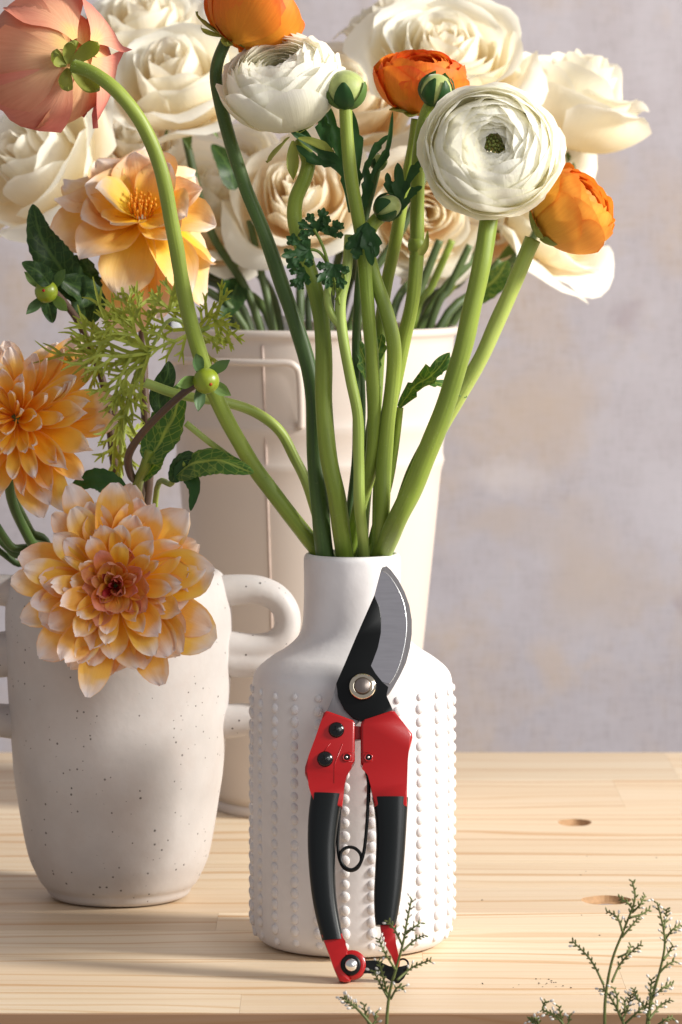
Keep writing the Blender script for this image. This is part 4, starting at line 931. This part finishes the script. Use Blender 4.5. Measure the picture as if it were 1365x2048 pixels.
# ---------------------------------------------------------------- dahlias in the stoneware vase
DG = 'orange dahlias in the stoneware vase'
def jin(dx=0., dy=0.): return jc+Vector((dx, dy, .02))
def dahlia(r, c, R, axis, seed, N=78, mats=('dahlia_petal', 'dahlia_inner', 'dahlia_heart'), e0=1.35, e1=-.25, Wd=.36, point=.25, Lin=.16, Lout=.86, dome=.30, pw=.62, heart=True):
    A = frame(axis, seed); rn = random.Random(seed)
    for i in range(N):
        s = i/(N-1); s2 = s**pw
        L = (Lin+(Lout-Lin)*s2**1.25)*R*rn.uniform(.90, 1.05)
        el = e0+(e1-e0)*s2**.62+rn.uniform(-.20, .20)*(1.5 if s < .4 else 1)
        mt = mats[2] if (s < .06 and heart) else mats[1] if s < .30 else mats[0]
        wd = R*(Wd*(.14+.92*s2**1.05))*rn.uniform(.82, 1.15)
        q = 2.2*(1-s/.5) if s < .5 else (rn.random() < .25)*.9
        mb = spoon_petal(A, c, i*2.39996+rn.uniform(-.26, .26), el, L, wd, seed*90+i, r0=(.02+.12*s2)*R, z0=(dome*(1-s2**1.1)-.03)*R,
                         cup=.55*(1-s)+.22, cupend=.9-.8*s, bend=(.1*(1-s)+.30*s)*rn.uniform(.3, 1.4), tipcurl=(.9*(1-s2)+.5*s2*rn.uniform(-1, 1)), point=max(0, point+rn.uniform(-.1, .14)), ruf=.05, quill=q if q > .3 else 0, twist=rn.uniform(-.5, .5)*s, nu=8, nv=13)
        part(mb, 'petal', M[mt], r)
    mb = MB(); ico(mb, c-A@Vector((0, 0, .04*R)), R*.14, 2, A, (1, 1, .8)); part(mb, 'receptacle', M['leaf_mid'], r)
r = root('orange_dahlia', 'large full orange dahlia with pinkish tips hanging in front of the stoneware vase', 'dahlia', jin(-.01, -.01), DG)
c3 = P(232, 1172, .018)
stem(r, [c3+Vector((0, .008, -.002)), c3+Vector((.0, .03, .006)), P(230, 1120, .075), P(238, 1150, .10), jin(-.01, -.01)], S(10), M['stem_dark'], seed=70)
dahlia(r, c3, S(207), (.0, -.97, .12), 3, N=112, Wd=.345, point=.04, dome=.12, Lin=.20, Lout=.95, pw=.80, e0=1.25)
r = root('orange_dahlia', 'dense orange dahlia with pale petal tips cut by the left edge', 'dahlia', jin(-.02, .01), DG)
c2 = P(40, 842, .05)
stem(r, [c2+Vector((0, .005, -.01)), P(20, 980, .075), P(60, 1080, .10), P(110, 1160, .12), jin(-.02, .01)], S(11), M['stem_dark'], seed=71)
dahlia(r, c2, S(204), (-.40, -.80, .40), 8, mats=('dahlia_petal', 'dahlia_petal', 'dahlia_petal'), N=84, Wd=.27, point=.3, e1=-.45, heart=False, dome=.16, Lin=.32, Lout=.95, pw=.75)
r = root('open_dahlia', 'open orange and white-tipped dahlia with visible stamens above the feathery foliage', 'dahlia', jin(.01, .015), DG)
c1 = P(283, 430, .10)
stem(r, [c1+Vector((0, .006, -.01)), P(285, 560, .12), P(288, 760, .115), P(298, 950, .115), P(285, 1120, .12), jin(.01, .015)], S(9.5, .1), M['stem_brown'], seed=72)
A1 = frame((.08, -.68, .70), .9); rn = random.Random(12)
for i in range(27):
    s = i/26; 
    ph = i*2.39996+rn.uniform(-.15, .15); low = math.sin(ph) < 0
    L = S(192, .1)*(.56+.46*s)*(1.18 if low and s > .4 else 1)*rn.uniform(.92, 1.08)
    el = .74-.92*s-.55*(s > .45 and low)+rn.uniform(-.12, .12)
    mb = spoon_petal(A1, c1, ph, el, L, S(120, .1)*rn.uniform(.7, 1.1), 500+i, r0=.003, z0=-.004*s, cup=.5, cupend=.15, bend=.15-.9*s*(1 if low else .5), tipcurl=rn.uniform(-.5, .1), point=.55, ruf=.045, twist=rn.uniform(-.3, .3), nu=8, nv=12)
    part(mb, 'petal', M['dahlia_open'], r)
for i in range(26):
    ph = i*2.4; q = .0011*math.sqrt(i); b_ = c1+A1@Vector((q*math.cos(ph), q*math.sin(ph), .001)); t_ = b_+A1@Vector((q*.4*math.cos(ph), q*.4*math.sin(ph), .0085+.002*rn.random()))
    mb = MB(); tube(mb, [b_, b_.lerp(t_, .5), t_], .0004, 6); ico(mb, t_, .0007, 1, sc=(1, 1, 1.6)); part(mb, 'stamen', M['stamen'], r)
# dahlia buds
def dbud(r, c, R, axis, seed, n=5, L=1.9, Wd=.95, el=.3):
    A = frame(axis, seed); mb = MB(); ico(mb, c, R, 3, A, (1, 1, 1.02)); part(mb, 'bud', M['bud_yellow'], r)
    for k in range(n):
        mb = spoon_petal(A, c-A@Vector((0, 0, R*.9)), 2*PI*k/n+seed, el, R*L, R*Wd, seed+k, r0=R*.3, cup=.2, bend=.2, point=.8); part(mb, 'bract', M['leaf_mid'] if k % 2 else M['leaf_dark'], r)
    mb = MB(); ico(mb, c+A@Vector((0, 0, R*.98)), R*.16, 1, A, (1, 1, .5)); part(mb, 'bud_tip', M['dahlia_heart'], r)
r = root('dahlia_bud', 'oval green dahlia bud on a curved brown stem in front of the bucket handle', 'flower bud', jin(.012, -.01), 'dahlia buds in the stoneware vase')
stem(r, pth([(408, 762, -.028), (375, 780, -.022), (330, 820, -.01), (285, 866, .004), (258, 910, .016), (262, 950, .03), (282, 980, .05), (280, 1080, .09)])+[jin(.012, -.01)], S(8.2), M['stem_brown'], seed=73)
dbud(r, P(413, 762, -.036), S(26), (.35, -.85, -.2), 1, L=2.3)
r = root('dahlia_bud', 'yellow green dahlia bud at left with dark leaves beneath the white rose', 'flower bud', jin(-.012, .0), 'dahlia buds in the stoneware vase')
stem(r, pth([(100, 575, .06), (135, 612, .07), (165, 660, .08), (205, 760, .085), (225, 900, .09), (235, 1080, .10)])+[jin(-.012, .0)], S(8), M['stem_brown'], seed=74)
dbud(r, P(93, 583, .055), S(24), (-.15, -.9, .1), 2, L=2.5, n=4)
def big_leaf(r, pts, w, nrm, mat, seed=0, fold=.25, teeth=9):
    mb = MB(); strip(mb, pth(pts), leafw(S(w)), Vector(nrm), fold=fold, nu=6, teeth=teeth, tdep=.12, sub=9, wave=.35, seed=seed); return part(mb, 'leaf', M[mat], r)
big_leaf(r, [(165, 600, .08), (125, 540, .08), (85, 480, .078), (66, 408, .078)], 42, (-.2, -.9, .3), 'leaf_dark', 1, teeth=14)
big_leaf(r, [(150, 510, .085), (160, 560, .09), (170, 600, .09), (166, 655, .092)], 46, (.2, -.9, .2), 'leaf_dark', 2)
big_leaf(r, [(120, 560, .075), (165, 580, .08), (190, 610, .085), (180, 650, .09)], 32, (0, -.9, .3), 'leaf_dark', 3)
big_leaf(r, [(93, 590, .065), (100, 620, .065), (106, 646, .066)], 16, (0, -1, 0), 'leaf_dark', 4, teeth=0)
big_leaf(r, [(100, 570, .05), (80, 545, .048), (44, 525, .048)], 20, (0, -.9, .3), 'leaf_dark', 5, teeth=0)
r = root('dahlia_leaf_shoot', 'green dahlia shoot with veined leaves curling between the bucket and the full dahlia', 'leafy shoot', jin(.02, -.005), 'leafy dahlia shoots')
stem(r, pth([(300, 900, .02), (290, 935, .025), (275, 975, .04), (270, 1080, .09)])+[jin(.02, -.005)], S(11), M['stem_green'], seed=75)
big_leaf(r, [(295, 925, .02), (330, 870, .018), (352, 820, .016), (362, 765, .018)], 44, (-.35, -.85, .2), 'leaf_mid', 6, fold=.35)
big_leaf(r, [(285, 960, .03), (310, 930, .024), (325, 905, .02), (346, 885, .018)], 20, (-.3, -.85, .4), 'leaf_mid', 7)
big_leaf(r, [(322, 830, .016), (318, 790, .014), (335, 750, .012), (338, 722, .012)], 22, (.3, -.9, .1), 'leaf_dark', 8, teeth=0)
r = root('dahlia_leaf_shoot', 'veined green leaf with serrated edge reaching right over the thick peach-flower stem', 'leafy shoot', jin(.026, -.01), 'leafy dahlia shoots')
stem(r, pth([(372, 925, .0), (345, 965, .02), (310, 1040, .07)])+[jin(.026, -.01)], S(6), M['stem_green'], seed=76)
big_leaf(r, [(352, 952, .004), (395, 922, -.008), (450, 925, -.018), (508, 946, -.026)], 34, (-.1, -.8, .6), 'leaf_mid', 9, fold=-.25, teeth=12)
big_leaf(r, [(350, 960, .004), (372, 940, .0), (390, 975, -.004), (382, 1022, -.006)], 22, (-.5, -.8, .1), 'leaf_ran', 10)
big_leaf(r, [(345, 965, .006), (360, 935, .004), (380, 920, .0), (402, 948, -.002)], 22, (.3, -.8, .3), 'leaf_dark', 11)
r = root('dahlia_leaf_shoot', 'dark leaf peeping out between the two full orange dahlias', 'leafy shoot', jin(.0, .02), 'leafy dahlia shoots')
stem(r, pth([(228, 800, .10), (232, 900, .10), (238, 1000, .10), (240, 1120, .11)])+[jin(.0, .02)], S(10), M['stem_brown'], seed=77)
big_leaf(r, [(255, 990, .05), (210, 965, .05), (175, 962, .048), (140, 985, .046)], 30, (0, -.8, .6), 'leaf_ran', 12)
for k, (pts, rad) in enumerate((([(-30, 1010, .10), (20, 1090, .11), (90, 1160, .12)], 9), ([(22, 985, .09), (60, 1060, .11), (110, 1150, .12)], 9), ([(-30, 1080, .12), (30, 1125, .125), (100, 1180, .13)], 7), ([(-40, 1040, .12), (25, 1105, .12), (90, 1170, .12)], 8))):
    r = root('bare_stem', ['uppermost of the green stems leaning in from the left edge over the stoneware rim', 'dark stem dropping from the left dahlia to the stoneware rim', 'lowest dark stem entering the stoneware vase from the left edge', 'middle green stem entering the stoneware vase from the left edge'][k], 'stem', jin(-.03+k*.01, .02))
    stem(r, pth(pts)+[jin(-.03+k*.01, .02)], S(rad), M['stem_dark'], seed=80+k)
# feathery foliage
r = root('feathery_foliage', 'light yellow green feathery foliage with forked tips left of the thick arching stem', 'foliage', jin(.005, .0))
stem(r, pth([(300, 700, .05), (270, 760, .055), (250, 840, .07), (240, 950, .09), (240, 1080, .11)])+[jin(.005, 0)], S(6), M['stem_pale'], seed=85)
rn = random.Random(21)
def frond(mb, p, d, L, w, dep, r_):
    q = p+d*L*.5+Vector((0, 0, r_.uniform(-.05, .10)*L)); e = p+d*L+Vector((0, 0, r_.uniform(-.1, .15)*L))
    strip(mb, [p, q, e], (lambda v: w*(1.0 if v < .5 else (1.5-v*1.2) if dep == 0 else 1)), Vector((r_.uniform(-.5, .5), -1, r_.uniform(-.3, .6))), fold=.3, nu=2, sub=3)
    if dep == 0: return
    n = r_.choice((2, 3, 3))
    for k in range(n):
        a = (k-(n-1)/2)*.62+r_.uniform(-.2, .2); ax_ = Vector((r_.uniform(-.4, .4), -1, r_.uniform(-.4, .4))).normalized()
        nd_ = (Matrix.Rotation(a, 3, ax_)@d).normalized()
        frond(mb, e, nd_, L*r_.uniform(.55, .85), w*.86, dep-1, r_)
    if r_.random() < .7:
        frond(mb, q, (Matrix.Rotation(r_.choice((-.8, .8)), 3, 'Y')@d).normalized(), L*.6, w*.8, dep-1, r_)
nodes = [((200, 720, .05), [(-60, -30), (-70, 20), (-40, -70), (-20, 50), (10, -60)]), ((430, 640, .02), [(40, 30), (20, -60), (50, 60), (10, 50)]), ((270, 640, .04), [(-30, -50), (-60, -10), (20, -60), (-70, 20)]), ((300, 705, .045), [(-150, 40), (-170, -15), (-120, -70), (-60, -60), (-90, 80), (-20, -80), (-30, 90), (-190, 70), (-110, 10), (-70, 20), (-150, -60), (-80, -100)]), ((395, 660, .03), [(-100, -10), (-60, -60), (40, -50), (60, 30), (30, 70), (-90, 50), (70, -20), (20, 30)]),
         ((250, 760, .05), [(-30, 60), (20, 90), (-60, 40), (40, 50), (-10, 120)]), ((340, 620, .03), [(10, -60), (-40, -40), (50, 10), (20, -30), (-50, 10)]), ((235, 850, .07), [(40, 40), (-10, 90), (30, 90), (60, 20)])]
for (cx_, cy_, cY), dirs in nodes:
    for dx, dy in dirs:
        mb = MB(); p = P(cx_, cy_, cY); e = P(cx_+dx, cy_+dy, cY+rn.uniform(-.02, .02)); d = (e-p); L = d.length*.46
        frond(mb, p, d.normalized(), L*1.05, .00095, 2, rn); part(mb, 'frond', M['frond'], r)
stem(r, pth([(300, 705, .045), (340, 640, .032), (395, 660, .03), (420, 655, .03)]), S(4), M['stem_pale'], name='stalk', seed=86)
stem(r, pth([(270, 750, .055), (300, 705, .045), (235, 850, .07)]), S(4), M['stem_pale'], name='stalk', seed=87)

# ---------------------------------------------------------------- statice sprigs in front of the table
SG = 'dried statice sprigs along the front edge'
def sprig(label, spine, twigs, white, seed, Y=-.185):
    base = P(spine[0][0]+6, spine[0][1]+300, Y); r = root('statice_sprig', label, 'sprig', base, SG); rn = random.Random(seed)
    pts = [base, P(spine[0][0]+2, spine[0][1]+70, Y)]+[P(x, y, Y) for x, y in spine]
    mb = MB(); tube(mb, catmull(pts, 6), lambda t: S(4.0-2.2*t, Y), 7); part(mb, 'stem', M['sprig_green'], r)
    g = MB(); w = MB()
    def buds(line, n):
        for k in range(n):
            t = (k+.5)/n; x = t*(len(line)-1); i = min(int(x), len(line)-2); p = line[i].lerp(line[i+1], x-i); d = (line[i+1]-line[i]).normalized()
            side = (1 if k % 2 else -1); n_ = d.cross(Vector((0, 1, 0))).normalized()*side
            dr = (d*.8+n_*.7+Vector((0, rn.uniform(-.4, .4), 0))).normalized(); L = S(rn.uniform(8, 12), Y); e = p+dr*L
            A = frame(dr); ico(g, p+dr*L*.5, L*.5, 1, A, (.40, .40, 1.0))
            if rn.random() < white: ico(w, e+dr*L*.3, L*.42, 1, A, (.62, .62, 1.1))
    top = catmull([P(x, y, Y) for x, y in spine[-3:]], 6); buds(top, 12)
    for tw in twigs:
        q = [P(x, y, Y+rn.uniform(-.004, .004)) for x, y in tw]; q = catmull(q, 6)
        mb = MB(); tube(mb, q, lambda t: S(2.6-1.2*t, Y), 6); part(mb, 'twig', M['sprig_green'], r)
        Lp = sum((q[i+1]-q[i]).length for i in range(len(q)-1)); buds(q[len(q)//4:], max(4, int(Lp/S(6, Y)*.85)))
    o = part(g, 'calyx_cluster', M['sprig_green'], r); o['kind'] = 'stuff'
    if w.v: o = part(w, 'petal_cluster', M['sprig_white'], r); o['kind'] = 'stuff'
sprig('statice sprig rising in front of the shears catch', [(774, 2048), (780, 1985), (795, 1930), (808, 1880), (815, 1840), (824, 1797)],
      [[(805, 1890), (790, 1860), (777, 1842)], [(812, 1868), (828, 1855), (842, 1845)], [(806, 1902), (830, 1880), (850, 1870)], [(792, 1940), (770, 1905), (758, 1878)], [(795, 1960), (825, 1935), (862, 1920)], [(778, 2000), (768, 1960), (758, 1920)], [(778, 1998), (762, 1970), (748, 1942)], [(782, 1998), (795, 1975), (806, 1975)]], .25, 1)
sprig('small white-budded statice sprig at the bottom edge, left of the one before the shears', [(745, 2060), (735, 2040), (715, 2018), (700, 2005), (688, 1995)], [[(738, 2048), (732, 2030), (728, 2008)], [(742, 2055), (752, 2040), (752, 2025)]], .8, 2)
sprig('tall brown statice sprig reaching over the nearer oval recess at right', [(1210, 2048), (1212, 1990), (1225, 1920), (1248, 1860), (1270, 1800), (1265, 1762)],
      [[(1268, 1820), (1255, 1805), (1240, 1797)], [(1265, 1825), (1282, 1808), (1290, 1790)], [(1262, 1835), (1285, 1828), (1300, 1818)], [(1246, 1865), (1235, 1835), (1213, 1822)], [(1244, 1875), (1265, 1850), (1278, 1835)], [(1208, 1970), (1182, 1920), (1145, 1882)], [(1224, 1965), (1240, 1930), (1262, 1905), (1283, 1888)], [(1236, 1915), (1256, 1905), (1262, 1890)]], .08, 3)
sprig('white-flowering statice sprig at the right edge', [(1295, 2048), (1305, 1995), (1322, 1935), (1330, 1890), (1326, 1850), (1315, 1805)],
      [[(1330, 1880), (1345, 1860), (1362, 1850)], [(1328, 1860), (1332, 1835), (1334, 1818)], [(1328, 1920), (1338, 1905), (1346, 1890)], [(1320, 1945), (1335, 1930), (1350, 1922)], [(1306, 1995), (1328, 1975), (1346, 1968)], [(1300, 2010), (1302, 1980), (1304, 1958)]], .6, 4)
sprig('bushy statice sprig with pale buds between the two tall right ones', [(1250, 2060), (1240, 2030), (1222, 1995), (1206, 1978)],
      [[(1246, 2040), (1258, 2010), (1262, 1990)], [(1235, 2018), (1235, 1995), (1228, 1975)], [(1250, 2048), (1280, 2020), (1305, 2002)], [(1240, 2030), (1250, 2020), (1248, 1998)]], .7, 5)
sprig('leaning statice sprig low at the right corner beside the white-flowering one', [(1300, 2060), (1292, 2020), (1276, 1998), (1268, 1978)], [[(1298, 2040), (1320, 2012), (1342, 2000)], [(1300, 2030), (1302, 2000), (1305, 1985)], [(1310, 2055), (1330, 2040), (1345, 2035)]], .35, 6)
sprig('short statice sprig at the bottom edge, left of the tall brown sprig', [(1130, 2062), (1120, 2040), (1105, 2028), (1085, 2020)], [[(1126, 2050), (1122, 2030), (1118, 2012)], [(1086, 2020), (1088, 2010), (1092, 2002)], [(1128, 2055), (1138, 2045), (1140, 2030)]], .5, 7)
sprig('tiny statice tip at the bottom edge, leftmost of the right-hand sprigs', [(1085, 2064), (1078, 2052), (1068, 2042), (1060, 2040)], [[(1078, 2050), (1076, 2044), (1074, 2036)]], .3, 8)

# ---------------------------------------------------------------- crumbs on the planks
mb = MB(); rn = random.Random(9)
for k in range(30):
    if k < 20: px, py = rn.gauss(1090, 55), rn.gauss(1968, 9)
    else: px, py = rn.uniform(930, 1330), rn.uniform(1700, 1990)
    d = H*F/(py-HZ); ico(mb, Vector(((px-CX)*d/F, d-D0, .0002)), rn.uniform(.00018, .00045), 1, sc=(1.3, 1, .6))
o = mb.build('soil_crumbs', plain('soil', rgb(90, 76, 62), .9)); o['kind'] = 'stuff'; o['label'] = 'tiny dark crumbs scattered on the wood at the right'; o['category'] = 'crumbs'
